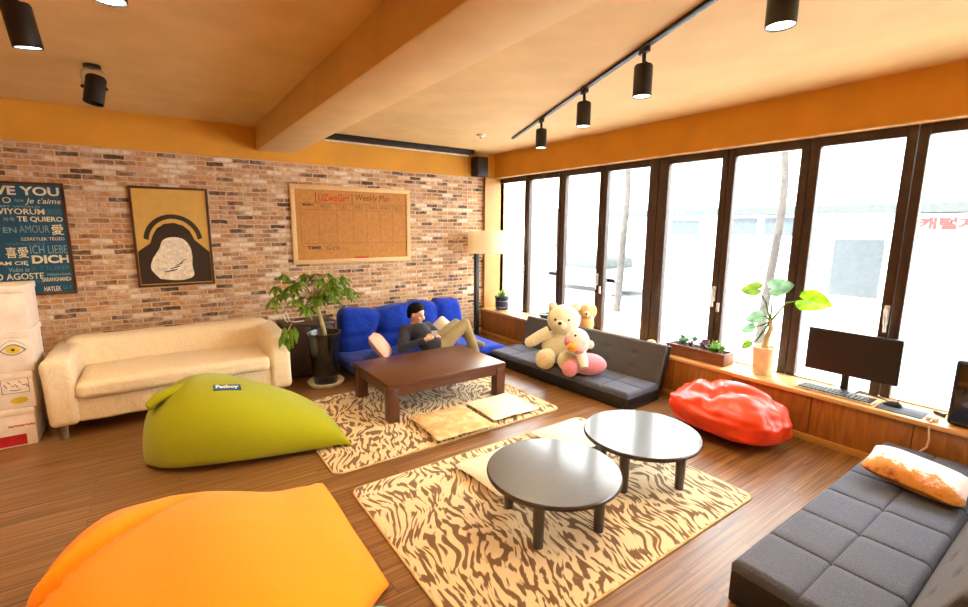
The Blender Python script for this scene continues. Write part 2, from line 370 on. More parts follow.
# ------------------------------------------------------------------ material library
M = dict(
    brick=brick_mat(), floor=floor_mat(), zebra1=zebra_mat(0.0), zebra2=zebra_mat(3.7), glass=glass_mat(),
    ochre=plain('ochre_paint', (222, 158, 52), .75, var=.03, nscale=3), ceiling=plain('ceiling_paint', (224, 187, 128), .8, var=.03, nscale=3),
    cream_trim=plain('cream_trim', (232, 190, 130), .6),
    frame=plain('dark_window_frame', (62, 42, 34), .38, var=.12, nscale=20), alu=plain('aluminium', (200, 200, 198), .35, metal=.8),
    chrome=plain('satin_steel', (214, 212, 208), .4, metal=.3), black=plain('matt_black', (24, 22, 22), .45), blackgloss=plain('gloss_black', (18, 17, 18), .12, coat=.6),
    cream=fabric('cream_cover', (238, 216, 180), crease=1.6, cscale=5, bump=.55), klegs=plain('silver_leg', (170, 165, 158), .3, metal=.9),
    lime=fabric('lime_stretch_fabric', (156, 158, 10), var=.04, bump=.12), orange=fabric('orange_stretch_fabric', (255, 142, 0), var=.03, bump=.1),
    red=plain('red_vinyl', (232, 62, 22), .32, var=.06, nscale=5, bump=.15, bscale=14), teal=fabric('teal_stretch_fabric', (92, 160, 164), bump=.1),
    blue=fabric('royal_blue_cotton', (14, 52, 164), crease=1.4, cscale=7, bump=.6), grey=fabric('grey_upholstery', (86, 90, 106), var=.14, bump=.2),
    greyshade=fabric('charcoal_upholstery', (80, 77, 80), var=.15, bump=.2), pleather=plain('black_leatherette', (26, 23, 23), .5),  # backrest copy of the seat grey, its shade put into the colour
    rosewood=wood('dark_rosewood', (70, 36, 20), (98, 56, 34), (2, 18, 18), .32, coat=.15), wenge=wood('wenge', (40, 28, 24), (58, 44, 38), (3, 16, 16), .38, coat=.7),
    cabinet=wood('dark_cabinet_wood', (44, 26, 16), (70, 42, 26), (2, 14, 14), .5),
    bench=wood('honey_oak_panel', (132, 78, 26), (178, 112, 44), (9, 9, 1.2), .42, coat=.15, dist=1.5), benchtop=wood('pale_oak_top', (200, 148, 88), (226, 180, 120), (14, 1.5, 14), .4),
    plinth=wood('light_oak_plinth', (168, 116, 48), (196, 142, 66), (12, 1.5, 12), .45), pine=wood('pale_pine', (222, 178, 118), (236, 198, 142), (3, 14, 14), .5),
    kraft=plain('kraft_board', (196, 134, 66), .85, var=.05, nscale=30), redink=plain('red_marker', (200, 60, 30), .7), blackink=plain('black_marker', (60, 44, 30), .7), greenink=plain('grey_green_marker', (112, 92, 54), .7),
    pblue=plain('poster_blue', (22, 82, 112), .35, var=.06, nscale=18), pcream=plain('poster_cream', (240, 226, 190), .5), plight=plain('poster_pale_blue', (142, 176, 186), .5), pdim=plain('poster_dim_blue', (80, 128, 150), .5),
    pframe=wood('walnut_frame', (74, 36, 18), (98, 52, 28), (6, 6, 6), .4), pochre=plain('poster_ochre', (218, 176, 92), .28, var=.03), pdark=plain('poster_dark', (42, 34, 30), .35), pwhite=plain('poster_offwhite', (236, 220, 196), .45, var=.1, nscale=30),
    carton=plain('white_carton', (238, 222, 206), .7, var=.04), cartongrey=plain('carton_grey_print', (196, 182, 158), .7), cartonred=plain('carton_red_print', (188, 26, 36), .6), cartonorange=plain('carton_orange_print', (232, 128, 24), .6, var=.25, nscale=26), cartonink=plain('carton_ink', (70, 60, 56), .7), cartonyellow=plain('carton_yellow_print', (214, 186, 40), .7), cartonpink=plain('carton_rust_print', (196, 130, 104), .7),
    shade=None, lens=emit('lamp_lens', (255, 240, 214), 9.0),
    potblack=plain('black_glazed_pot', (22, 20, 20), .18, coat=.5), saucer=plain('cream_saucer', (222, 212, 190), .5), soil=plain('soil', (58, 40, 28), .95, bump=.8, bscale=40),
    bark=plain('green_bark', (176, 160, 110), .7, var=.15, bump=.4), leaf=leaf_mat('glossy_leaf', (116, 152, 50)), leaflime=leaf_mat('lime_leaf', (150, 214, 30)), leafmint=leaf_mat('blue_green_leaf', (128, 176, 140)), leafsucc=leaf_mat('succulent_leaf', (120, 170, 70)), leafpurple=leaf_mat('purple_succulent', (128, 92, 110)),
    whitepot=plain('cream_clay_pot', (232, 214, 186), .5), slatepot=plain('slate_blue_glaze', (44, 52, 72), .3), slateband=plain('pale_glaze_band', (120, 122, 130), .4), tealpot=plain('dark_teal_glaze', (38, 70, 78), .3), planter=wood('brown_planter_wood', (110, 62, 40), (142, 88, 60), (8, 2, 8), .55),
    bear=fur('cream_plush', (246, 230, 200)), bearpaw=fur('tan_plush', (242, 214, 170)), plushwhite=fur('white_plush', (246, 232, 220)), pink=fur('pink_plush', (238, 148, 162)), beak=fur('orange_plush', (240, 160, 40)), peach=fur('peach_plush', (236, 184, 124)),
    salmon=fabric('salmon_cotton', (240, 186, 164)), white_c=fabric('white_cotton', (240, 228, 206), bump=.15), beige_c=None,
    skin=plain('skin', (234, 182, 150), .5, var=.04, sub=.05), hair=plain('black_hair', (20, 15, 14), .9, var=.3, nscale=60, bump=.3, bscale=90, spec=.15), sweater=fabric('charcoal_knit', (52, 52, 62), var=.15), khaki=fabric('khaki_twill', (150, 132, 94), var=.08), sock=fabric('grey_sock', (150, 146, 140)), phone=plain('white_phone', (230, 230, 228), .2), lips=plain('lips', (190, 110, 96), .5),
    screen=plain('dark_screen', (26, 20, 20), .4, var=0), plasticb=plain('black_plastic', (30, 28, 28), .4), key=plain('dark_key', (42, 40, 42), .5), plasticw=plain('white_plastic', (234, 228, 216), .4), pad=plain('grey_mouse_mat', (70, 74, 82), .8), cord=plain('white_cord', (236, 214, 196), .5), speaker=plain('speaker_black', (30, 26, 24), .6), screenbar=plain('white_screen_bar', (240, 228, 206), .5), slot=plain('slot_black', (28, 20, 16), .7), tagblue=plain('tag_blue', (38, 80, 120), .6), tagwhite=plain('tag_white', (236, 240, 236), .6),
    street=plain('pale_asphalt', (190, 190, 190), .9, bump=.3), facade=plain('white_render', (236, 236, 232), .9), facade2=plain('cream_render', (232, 222, 190), .9), extwin=plain('pale_street_glass', (54, 61, 64), .35), extband=plain('grey_concrete_band', (62, 66, 64), .8), signw=plain('sign_white', (240, 240, 240), .6), signr=plain('sign_red', (150, 30, 26), .6), signb=plain('sign_blue', (40, 60, 120), .6), trunk=plain('pale_trunk', (62, 58, 54), .9, var=.2, nscale=8, bump=.6, bscale=20), car=plain('silver_car', (190, 194, 198), .4), tyre=plain('tyre', (110, 110, 112), .8),
)
# speckled cushion fabrics
q = NT('speckled_cushion'); v = q.coord(); g = q.n('TexGradient'); mp = q.coord((1, 2.4, 1)); 
sp = q.n('SeparateXYZ'); q.l(v, sp.inputs[0])
n1 = q.n('TexNoise'); n1.inputs['Scale'].default_value = 9; n1.inputs['Detail'].default_value = 8; n1.inputs['Roughness'].default_value = .8; q.l(v, n1.inputs['Vector'])
ma = q.n('Math', operation='MULTIPLY_ADD'); ma.inputs[1].default_value = -1.7; q.l(sp.outputs['X'], ma.inputs[0]); q.l(n1.outputs['Fac'], ma.inputs[2])
q.l(q.ramp(ma.outputs[0], [(.3, (240, 220, 210)), (.60, (232, 206, 196)), (.67, (206, 130, 60)), (.80, (190, 124, 40)), (.92, (136, 60, 44))]), q.b.inputs['Base Color']); q.b.inputs['Roughness'].default_value = .9
M['speckle'] = q.m
q = NT('mottled_beige'); v = q.coord(); n1 = q.n('TexNoise'); n1.inputs['Scale'].default_value = 9; n1.inputs['Detail'].default_value = 3; n1.inputs['Distortion'].default_value = 1; q.l(v, n1.inputs['Vector'])
q.l(q.ramp(n1.outputs['Fac'], [(.3, (196, 160, 106)), (.5, (214, 180, 126)), (.62, (230, 200, 152))]), q.b.inputs['Base Color']); q.b.inputs['Roughness'].default_value = .9; M['beige_c'] = q.m
q = NT('linen_lamp_shade'); q.b.inputs['Base Color'].default_value = lin((244, 230, 204)); q.b.inputs['Roughness'].default_value = .9
tl = q.n('BsdfTranslucent'); tl.inputs['Color'].default_value = lin((250, 236, 206)); mx = q.n('MixShader'); mx.inputs[0].default_value = .5
q.l(q.b.outputs[0], mx.inputs[1]); q.l(tl.outputs[0], mx.inputs[2]); q.l(mx.outputs[0], q.out.inputs['Surface']); M['shade'] = q.m

# ------------------------------------------------------------------ room shell
WX, SX, HX, BY, CEIL = 4.56, 4.2, 4.45, 6.05, 2.80
SILL = .41
XL, YF = -4.2, -3.6
struct(MB().box(XL-.2, WX+.1, YF-.2, BY+.2, -.12, 0).build('floor', M['floor']), 'glossy brown wood strip floor of the lounge', 'floor')
struct(MB().box(XL-.2, WX+.2, YF-.2, BY+.2, CEIL, CEIL+.15).build('ceiling', M['ceiling']), 'warm ochre painted ceiling', 'ceiling')
struct(MB().box(XL-.2, WX+.04, BY, BY+.2, 0, 2.44).build('wall_back', M['brick']), 'mottled brick wall at the back behind the sofas', 'wall')
struct(MB().box(XL-.2, WX+.2, BY, BY+.2, 2.44, CEIL).build('trim_1', M['ochre']), 'yellow ochre painted strip above the brick wall', 'trim')
struct(MB().box(1.04, 1.46, YF, BY, 2.54, CEIL+.01, .012).build('trim_2', M['ceiling']), 'boxed ceiling beam running towards the brick wall', 'beam')
struct(MB().box(XL-.2, XL, YF-.2, BY+.2, 0, CEIL).build('wall_left', M['ochre']), 'ochre wall on the left side', 'wall')
struct(MB().box(XL, WX+.2, YF-.2, YF, 0, CEIL).build('wall_front', M['ochre']), 'ochre wall behind the viewpoint', 'wall')
struct(MB().box(HX, WX+.2, YF, BY, 2.452, CEIL).build('wall_right', M['ochre']), 'dark ochre header wall above the windows', 'wall')
struct(MB().box(HX-.012, WX, YF, BY, 2.442, 2.452).build('trim_3', M['cream_trim']), 'thin pale strip under the header above the windows', 'trim')
struct(MB().box(4.23, WX+.05, BY-.05, BY, SILL, 2.44).build('trim_4', M['plinth']), 'ochre corner pillar beside the first window', 'pillar')
struct(MB().box(WX-.04, WX+.2, YF, BY, -.1, SILL-.03).build('wall_right_base', M['ochre']), 'low wall under the windows', 'wall')

# bench / sill
b = thing('window_bench', (SX, 2.0, 0), 'long honey wood bench under the windows with pale top', 'window sill'); b['kind'] = 'structure'
m = MB(); m.box(SX-.015, WX, 2.02, BY-.001, SILL-.035, SILL, .006); m.box(SX-.03, WX, YF, 2.02, SILL-.035, SILL, .006); m.build('bench_top', M['benchtop'], b)
ys = [BY-.002, 5.2, 4.35, 3.5, 2.62, 2.02, 1.39, .77, .12, -.55, -1.3, -2.2, YF]
for a, c in zip(ys[:-1], ys[1:]):
    MB().box(SX+.0, SX+.03, c+.003, a-.003, .055, SILL-.034, .003).build('panel', M['bench'], b)
MB().box(SX+.012, SX+.04, YF, BY-.002, .05, SILL-.036).build('backing', M['cabinet'], b)
MB().box(SX-.012, SX+.03, YF, BY-.002, 0, .055, .004).build('plinth', M['plinth'], b)

# windows: folding leaves, each frame + pane + handle
edges = [(6.0, 5.41), (5.30, 4.70), (4.565, 3.985), (3.86, 3.28), (3.04, 2.475), (2.345, 1.80), (1.657, 1.125), (.995, .43), (.29, -.28), (-.42, -1.0)]
bounds = [6.05]+[(edges[i][1]+edges[i+1][0])/2 for i in range(9)]+[-1.06]
PT = 2.365
for i, (a, c) in enumerate(edges):
    w = thing('window_%d' % (i+1), (WX, (a+c)/2, SILL), 'dark framed tall glass folding window leaf, number %d from the brick wall' % (i+1), 'window'); w['kind'] = 'structure'
    hi, lo = bounds[i]-.003, bounds[i+1]+.003
    m = MB()
    m.box(WX-.035, WX+.035, a, hi, SILL+.002, 2.44, .006); m.box(WX-.035, WX+.035, lo, c, SILL+.002, 2.44, .006)
    m.box(WX-.03, WX+.03, c, a, PT, 2.44, .004)
    m.build('window_frame', M['frame'], w)
    MB().box(WX-.004, WX+.004, c-.004, a+.004, SILL+.012, PT+.004).build('pane', M['glass'], w, smooth=False)
    MB().box(WX-.03, WX+.03, c, a, SILL+.001, SILL+.014).build('bottom_track', M['alu'], w)
    if i in (0, 2, 4, 6):
        yy = (c+lo)/2-.01 if i else (c+lo)/2
        h = MB().box(WX-.052, WX-.034, yy-.016, yy+.016, .98, 1.13, .005); h.tube([(WX-.05, yy, 1.10), (WX-.085, yy, 1.10), (WX-.09, yy-.01, 1.0), (WX-.085, yy-.012, .93)], .011, 8)
        h.box(WX-.055, WX-.034, yy-.014-.05, yy+.014-.05, .88, .97, .004) if i in (2, 4) else None
        h.build('handle', M['chrome'], w)

# ------------------------------------------------------------------ outside
struct(MB().box(WX+.2, 40, -25, 45, -.35, -.2).build('street_ground', M['street']), 'bright pale street outside the windows', 'street')
bl = thing('street_building', (12, 4, -.2), 'washed-out white building across the street with grey band, windows and sign', 'building')
MB().box(12, 20, -14, 10.2, -.2, 8).build('facade', M['facade'], bl)
MB().box(11.75, 12, -14, 10.2, 2.02, 2.2).build('band', M['extband'], bl)
for (a, c, z0, z1) in [(3.05, 3.9, .3, 1.5), (4.72, 5.35, 1.55, 1.95), (5.52, 6.15, 1.55, 1.95), (7.0, 7.8, 1.5, 1.9), (.2, 1.4, .4, 1.3), (-2.6, -1.2, .2, 1.4)]:
    f = MB().box(11.93, 12.02, a-.06, c+.06, z0-.06, z1+.06).build('window_frame', M['signw'], bl)
    MB().box(11.9, 11.94, a, c, z0, z1).build('pane', M['extwin'], f, smooth=False)
MB().box(11.85, 12, 1.3, 2.95, 1.42, 2.0).build('sign_board', M['signw'], bl)
mb = MB(); text_fit(mb, '기캐럴자', 2.85, 1.75, 1.70, 1.93, lambda x, z: (11.84, x, z), .05); mb.build('sign_lettering', M['signr'], bl, smooth=False)
mb = MB(); text_fit(mb, '(주)상한', 2.85, 2.15, 1.47, 1.64, lambda x, z: (11.84, x, z), .01); mb.build('sign_small_lettering', M['signb'], bl, smooth=False)
bl2 = thing('far_house', (14, 14, -.2), 'washed-out cream house farther up the street', 'building')
MB().box(13, 20, 10.8, 26, -.2, 6).build('facade', M['facade2'], bl2)
MB().box(12.8, 13, 13.1, 14.2, .9, 2.4).build('shutter', M['extband'], bl2)
def tree(x, y, r, h, label):
    t = thing('street_tree', (x, y, -.2), label, 'tree', 'bare trunks along the street')
    pts = [(x+.06*math.sin(k*1.3), y+.08*math.sin(k*.9+1), -.2+h*k/9) for k in range(10)]
    m = MB().tube(pts, [r*(1-.05*k) for k in range(10)], 10); m.build('trunk', M['trunk'], t)
    for s in (-1, 1, .4):
        p = Vector(pts[7]); MB().tube([p, p+Vector((.1, .5*s, .6)), p+Vector((.2, 1.0*s, 1.6))], [r*.5, r*.35, r*.15], 8).build('branch', M['trunk'], t)
tree(8.0, 3.42, .07, 4.6, 'slim pale tree trunk on the street behind the taro plant')
tree(8.5, 6.75, .09, 4.6, 'pale tree trunk on the street seen behind the black futon')
ca = thing('parked_car', (11, 9.6, -.2), 'washed-out silver car parked far up the street', 'car')
m = MB().soft((11, 9.6, .25), (1.6, 3.6, .55), .2, 8); m.build('body', M['car'], ca)
MB().soft((11, 9.7, .65), (1.4, 1.9, .5), .22, 8).build('cabin', M['extband'], ca)
for yy in (8.5, 10.7): MB().lathe([(0, -.1), (.28, -.1), (.3, 0), (.28, .1), (0, .1)], n=20).xf(Matrix.Translation((10.3, yy, .1)) @ Matrix.Rotation(PI/2, 4, 'Y')).build('wheel', M['tyre'], ca)

# ------------------------------------------------------------------ ceiling fittings
def track(name, p0, p1, label):
    d = (Vector(p1)-Vector(p0)); L = d.length; a = math.atan2(d.y, d.x)
    m = MB(); m.box(0, L, -.018, .018, -.02, 0, .003); m.box(0, L, -.004, .004, -.0215, -.019)
    o = m.build(name, M['black'], None); o.location = p0; o.rotation_euler = (0, 0, a)
    return tag(o, label, 'track')
track('lighting_track', (3.78, 4.77, CEIL-.001), (1.6, -.25, CEIL-.001), 'long black lighting track crossing the ceiling near the windows')
track('lighting_track', (-.72, 3.80, CEIL-.001), (.45, 1.0, CEIL), 'short black lighting track on the left part of the ceiling')
def spotlight(label, group, power):
    t = thing('track_spotlight', (0, 0, 0), label, 'spotlight', group)       # origin at ceiling
    MB().box(-.045, .045, -.016, .016, -.05, -.018, .003).build('adapter', M['black'], t, world=False)
    MB().tube([(0, 0, -.04), (0, 0, -.10)], .012, 10).build('stem', M['black'], t, world=False)
    y = MB(); y.tube([(-.045, 0, -.17), (-.045, 0, -.12), (-.02, 0, -.10), (.02, 0, -.10), (.045, 0, -.12), (.045, 0, -.17)], .006, 6); y.build('yoke', M['black'], t, world=False)
    MB().lathe([(0, -.115), (.05, -.115), (.056, -.125), (.056, -.30), (.053, -.30), (.05, -.285), (0, -.285)], n=28).build('housing', M['black'], t, world=False)
    MB().lathe([(0, -.289), (.049, -.289), (.049, -.294), (0, -.296)], n=24).build('lens', M['lens'], t, world=False)
    l = bpy.data.lights.new('spot', 'SPOT'); l.energy = power; l.color = LAMP_COL; l.spot_size = math.radians(150); l.spot_blend = .6; l.shadow_soft_size = .045
    lo = bpy.data.objects.new('light', l); COL.objects.link(lo); lo.parent = t; lo.location = (0, 0, -.305)
    return t
G = 'black cylinder spotlights on the ceiling tracks'
s0 = spotlight('black cylinder spotlight on the long track nearest the window corner, farthest and smallest', G, LAMP_W)
ang = math.atan2(-5.02, -2.18)
def tx(y): return 3.78-(4.77-y)*(2.18/5.02)
s0.location = (tx(3.74), 3.74, CEIL-.0); s0.rotation_euler = (0, 0, ang)
for y, lab in [(2.76, 'second black spotlight from the far end of the long ceiling track'), (1.94, 'third black spotlight from the far end of the long ceiling track'), (.975, 'large black spotlight on the long track cut by the top edge of the picture')]:
    dup(s0, (tx(y), y, CEIL), (0, 0, ang), lab)
dup(s0, (-.44, 3.10, CEIL), (.06, .16, ang), 'black spotlight hanging from the short track at the top left corner')
dup(s0, (-.06, 2.30, CEIL), (0, 0, ang), 'spotlight on the short left track with only its bright lens showing')
for k, (x, y) in enumerate([(-1.6, 1.2), (-2.3, -.6), (.3, -1.6), (2.4, -1.9), (-2.6, 3.6), (-1.2, 4.3)]):  # unseen spotlights added to fill the room with warm light
    dup(s0, (x, y, CEIL), (0, 0, ang), 'added black ceiling spotlight for warm fill, unseen to the left of or behind the viewpoint', 'added fill spotlights out of view')
# unlit single spot
t = thing('ceiling_spotlight', (-.255, 4.45, CEIL), 'single unlit black spotlight mounted directly on the ceiling above the brick wall', 'spotlight')
MB().lathe([(0, 0), (.05, 0), (.05, -.02), (0, -.022)], n=24).xf(Matrix.Translation((-.255, 4.45, CEIL))).build('base_plate', M['black'], t)
R_ = Matrix.Translation((-.255, 4.45, CEIL-.17)) @ Matrix.Rotation(.18, 4, 'Y') @ Matrix.Rotation(-.12, 4, 'X')
MB().tube([(-.065, 0, .03), (-.065, 0, .12), (-.03, 0, .15), (.03, 0, .15), (.065, 0, .12), (.065, 0, .03)], .006, 6).xf(Matrix.Translation((-.255, 4.45, CEIL-.17))).build('yoke', M['alu'], t)
MB().lathe([(0, .10), (.052, .10), (.06, .085), (.06, -.09), (.057, -.09), (.055, -.07), (0, -.07)], n=28).xf(R_).build('housing', M['black'], t)
MB().ball((-.255-.065, 4.45, CEIL-.15), .012, 8).ball((-.255+.065, 4.45, CEIL-.15), .012, 8).build('knob', M['black'], t)
# projector screen slot
t = thing('projector_screen', (3.0, BY-.1, CEIL), 'long dark retracted projector screen case on the ceiling along the brick wall', 'projector screen')
x0, x1 = 1.80, 3.93
MB().box(x0, x1, BY-.20, BY-.02, CEIL-.055, CEIL, .004).build('case', M['slot'], t)
MB().box(x0, x1, BY-.06, BY-.025, CEIL-.075, CEIL-.055, .004).build('bottom_bar', M['screenbar'], t)
MB().tube([(3.9, BY-.03, CEIL-.06), (3.91, BY-.03, 2.5), (3.93, BY-.025, 1.75)], .003, 6).build('pull_cord', M['cord'], t)
tag(MB().lathe([(0, 0), (.055, 0), (.05, -.02), (.02, -.025), (.018, -.05), (0, -.055)], n=20).build('smoke_detector', M['plasticw'], loc=None), 'small white smoke detector on the ceiling by the corner', 'smoke detector').location = (3.35, 4.85, CEIL)
t = thing('wall_speaker', (4.08, BY-.1, 2.44), 'small black loudspeaker hung high in the corner above the brick wall', 'speaker')
MB().box(3.985, 4.18, BY-.2, BY-.02, 2.44, 2.72, .012).build('cabinet', M['speaker'], t)
MB().box(3.995, 4.17, BY-.208, BY-.199, 2.45, 2.71, .004).build('grille', M['plasticb'], t)

# ------------------------------------------------------------------ wall decor
BW = BY-.001
def frame(root, x0, x1, z0, z1, w, d, mat):
    m = MB(); y0, y1 = BW-d, BW
    m.box(x0, x1, y0, y1, z1-w, z1, .003); m.box(x0, x1, y0, y1, z0, z0+w, .003); m.box(x0, x0+w, y0, y1, z0+w, z1-w, .003); m.box(x1-w, x1, y0, y1, z0+w, z1-w, .003)
    m.build('frame', mat, root)
KX = BY/5.97
def wz(z): return 1.7+(z-1.7)*KX
# love poster
x1 = -.66*KX; x0 = x1-.70; z0, z1 = wz(1.03), wz(2.07)
t = thing('text_poster', ((x0+x1)/2, BW, z0), 'blue framed poster of I love you in many languages on the brick wall', 'poster')
frame(t, x0, x1, z0, z1, .022, .025, M['pframe'])
MB().box(x0+.02, x1-.02, BW-.016, BW-.004, z0+.02, z1-.02).build('print', M['pblue'], t, smooth=False)
yp = BW-.0175
def put(x, z): return (x, yp, z)
XL0 = x0+.035; XR0 = x1-.035
def Z(c): return z1-(c-62)/518*(z1-z0)      # rows measured down the print
def X(c, r=320): return x1-.026-(278+(r-65)*.13-c)*(.425/302)
rows = {'pcream': [('I LOVE YOU', -195, 275, 82, 122, .03, 0), ("Je t'aime", 105, 285, 132, 165, .004, .3), ('SENI SEVIYORUM', -190, 200, 181, 207, .02, 0), ('TE QUIERO', 66, 292, 216, 243, .022, 0), ('愛', 232, 295, 251, 300, .015, 0),
        ('SZERETLEK TÉGED', 82, 298, 308, 325, .004, 0), ('喜愛', 8, 118, 354, 404, .01, 0), ('DICH', 132, 322, 393, 432, .04, 0), ('KOCHAM CIĘ', -150, 115, 418, 440, .02, 0), ('SAGAPO AGOSTE', -190, 190, 474, 503, .012, 0), ('SARANGHANDA', 180, 335, 498, 518, .02, 0), ('HAYLEK', 190, 278, 540, 563, .02, 0), ('O', 0, 40, 132, 158, .0, 0), ('MILUJI', -190, -20, 300, 330, .02, 0), ('YES', -180, -20, 132, 160, .02, 0)],
        'plight': [('hate', 56, 100, 136, 152, 0, .3), ('AMOUR', 75, 222, 256, 290, -.004, 0), ('ICH LIEBE', 125, 312, 348, 386, 0, 0), ('EN', 0, 62, 266, 290, .005, 0), ('Volim te', 22, 120, 448, 468, .01, .3), ('Ndiyakuthanda', 205, 330, 478, 494, .01, .2), ('MY WORLD', -10, 180, 168, 177, .01, 0), ('jag dig', 0, 56, 218, 238, .01, .3)],
        'pdim': [('ON DIG', 206, 286, 182, 205, .01, 0), ('JE T ELSKER', 126, 322, 444, 468, -.002, 0), ('MOI AUSSI', 20, 178, 508, 520, 0, 0), ('QUE', 285, 335, 540, 560, 0, 0), ('wakawaka', 0, 200, 334, 344, 0, 0)]}
for k, L in rows.items():
    for (s_, a, c, r0, r1, bo, sh) in L:
        mb = MB(); text_fit(mb, s_, X(a, (r0+r1)/2), X(c, (r0+r1)/2), Z(r1), Z(r0), put, bo, sh)
        mb.v = [(min(max(p[0], XL0), XR0), p[1], p[2]) for p in mb.v]
        mb.build('lettering', M[k], t, smooth=False)
# ochre poster: a plain abstract stand-in
x0, x1, z0, z1 = -.18*KX, .51*KX, wz(1.05), wz(2.08)
t = thing('ochre_poster', ((x0+x1)/2, BW, z0), 'framed ochre poster with a dark rounded shape and pale patch on the brick wall', 'poster')
frame(t, x0, x1, z0, z1, .024, .03, M['pframe'])
MB().box(x0+.02, x1-.02, BW-.02, BW-.004, z0+.02, z1-.02).build('print', M['pochre'], t, smooth=False)
def flat(mb, pts, y): mb.add([(x, y, z) for x, z in pts], [tuple(range(len(pts)))])
w_, h_ = x1-x0, z1-z0
def U(u, v): return (x0+u*w_, z0+v*h_)
blob = [(.04, .03), (.04, .36), (.12, .40), (.20, .44), (.24, .52), (.30, .59), (.40, .635), (.52, .645), (.64, .615), (.72, .56), (.77, .47), (.86, .41), (.96, .34), (.96, .03)]
mb = MB(); flat(mb, [U(*p) for p in blob], BW-.0212); mb.build('dark_shape', M['pdark'], t, smooth=False)
pale = catmull([(.28, .08), (.18, .18), (.21, .28), (.30, .38), (.36, .47), (.48, .50), (.62, .48), (.70, .40), (.72, .30), (.71, .20), (.72, .10), (.60, .06), (.44, .06), (.28, .08)], 60)
mb = MB(); flat(mb, [U(*p) for p in pale[:-1]], BW-.0222); mb.build('pale_shape', M['pwhite'], t, smooth=False)
mb = MB()
arc = [(.5+.36*math.cos(a)*1.05, .46+.27*math.sin(a)) for a in np.linspace(.1, PI-.1, 30)]; arci = [(.5+.30*math.cos(a)*1.05, .45+.235*math.sin(a)) for a in np.linspace(PI-.1, .1, 30)]
mb.add([(U(*p)[0], BW-.0217, U(*p)[1]) for p in arc+arci[::-1]], [(i, i+1, 31+i, 30+i) for i in range(29)]); mb.build('arch_shape', M['pdark'], t, smooth=False)
mb = MB()
for k in range(4): flat(mb, [U(.34+.07*k, .14+.03*k), U(.50+.04*k, .16+.035*k), U(.51+.04*k, .175+.035*k), U(.35+.07*k, .152+.03*k)], BW-.0232)
mb.build('grey_strokes', M['pdark'], t, smooth=False)
# weekly plan board
x0, x1, z0, z1 = 1.355*KX, 2.92*KX, wz(1.225), wz(2.185)
t = thing('planning_board', ((x0+x1)/2, BW, z0), 'large pale framed kraft board with a handwritten weekly plan on the brick wall', 'board')
frame(t, x0, x1, z0, z1, .055, .03, M['pine'])
MB().box(x0+.05, x1-.05, BW-.018, BW-.004, z0+.05, z1-.05).build('panel', M['kraft'], t, smooth=False)
yp = BW-.0195; w_, h_ = x1-x0, z1-z0
def put(x, z): return (x, yp, z)
def bx(c): return x0+(c-55)/770*w_
def bz(r): return z1-(r-60-(0))/500*h_
mb = MB(); text_fit(mb, 'UZwaGirl', bx(218), bx(408), bz(158), bz(112), put, .012, .15); mb.build('lettering', M['redink'], t, smooth=False)
mb = MB(); text_fit(mb, 'Weekly Plan', bx(450), bx(680), bz(158), bz(108), put, -.006, .15); mb.build('lettering', M['blackink'], t, smooth=False)
mb = MB(); text_fit(mb, 'MEMO', bx(125), bx(190), bz(192), bz(176), put, .03); mb.build('lettering', M['blackink'], t, smooth=False)
mb = MB(); text_fit(mb, 'TIME', bx(140), bx(222), bz(466), bz(446), put, .03); mb.build('lettering', M['blackink'], t, smooth=False)
mb = MB()
for ln in [(200, 204, 105, 172), (425, 429, 105, 172)]: mb.add([put(bx(ln[0]), bz(ln[2])), put(bx(ln[1]), bz(ln[2])), put(bx(ln[1]), bz(ln[3])), put(bx(ln[0]), bz(ln[3]))], [(0, 1, 2, 3)])
mb.build('heading_rules', M['blackink'], t, smooth=False)
for s, a in (('MON', 232), ('TUES', 332), ('WED', 440), ('THU', 530), ('FRI', 622), ('SAT', 712)): mb = MB(); text_fit(mb, s, bx(a), bx(a+58), bz(205), bz(180), put, 0); mb.build('lettering', M['greenink'], t, smooth=False)
mb = MB(); text_fit(mb, 'Girls', bx(252), bx(340), bz(474), bz(440), put, 0, .2); mb.build('lettering', M['greenink'], t, smooth=False)
mb = MB()
for c in (108, 214, 324, 428, 520, 610, 700): mb.add([put(bx(c), bz(170)), put(bx(c+1.6), bz(170)), put(bx(c+1.6), bz(430)), put(bx(c), bz(430))], [(0, 1, 2, 3)])
for r in (171, 214, 428): mb.add([put(bx(108), bz(r)), put(bx(800), bz(r)), put(bx(800), bz(r+1.8)), put(bx(108), bz(r+1.8))], [(0, 1, 2, 3)])
mb.build('ruled_lines', M['greenink'], t, smooth=False)
tag(MB().tube([(bx(432), BW-.03, z0+.066), (bx(520), BW-.03, z0+.066)], .011, 8).build('red_marker_pen', M['redink']), 'red marker pen lying on the lower edge of the planning board', 'pen')
def nz(p, s, seed=0): return noise.noise(Vector((p[0]*s+seed, p[1]*s, p[2]*s)))
# ------------------------------------------------------------------ rugs
def rug(x0, x1, y0, y1, mat, label):
    c = ((x0+x1)/2, (y0+y1)/2, 0)
    m = MB(); r = .06; pts = []
    for (cx, cy_, a0) in [(x1-r, y1-r, 0), (x0+r, y1-r, PI/2), (x0+r, y0+r, PI), (x1-r, y0+r, 1.5*PI)]:
        pts += [(cx+r*math.cos(a0+k*PI/12), cy_+r*math.sin(a0+k*PI/12)) for k in range(7)]
    m.loft([[(x, y, .001) for x, y in pts], [(x, y, .009) for x, y in pts], [(c[0]+(x-c[0])*.996, c[1]+(y-c[1])*.996, .012) for x, y in pts]])
    o = m.build('zebra_rug', mat, loc=c); tag(o, label, 'rug', 'zebra striped rugs')
    ring = [Vector((x, y, .006)) for x, y in pts]; ring.append(ring[0])
    MB().tube(ring, .007, 6, cap=False).build('edge_binding', M['beige_c'], o)
    return o
rug(.90, 3.0, 1.24, 2.76, M['zebra2'], 'near zebra striped rug under the two round tables')
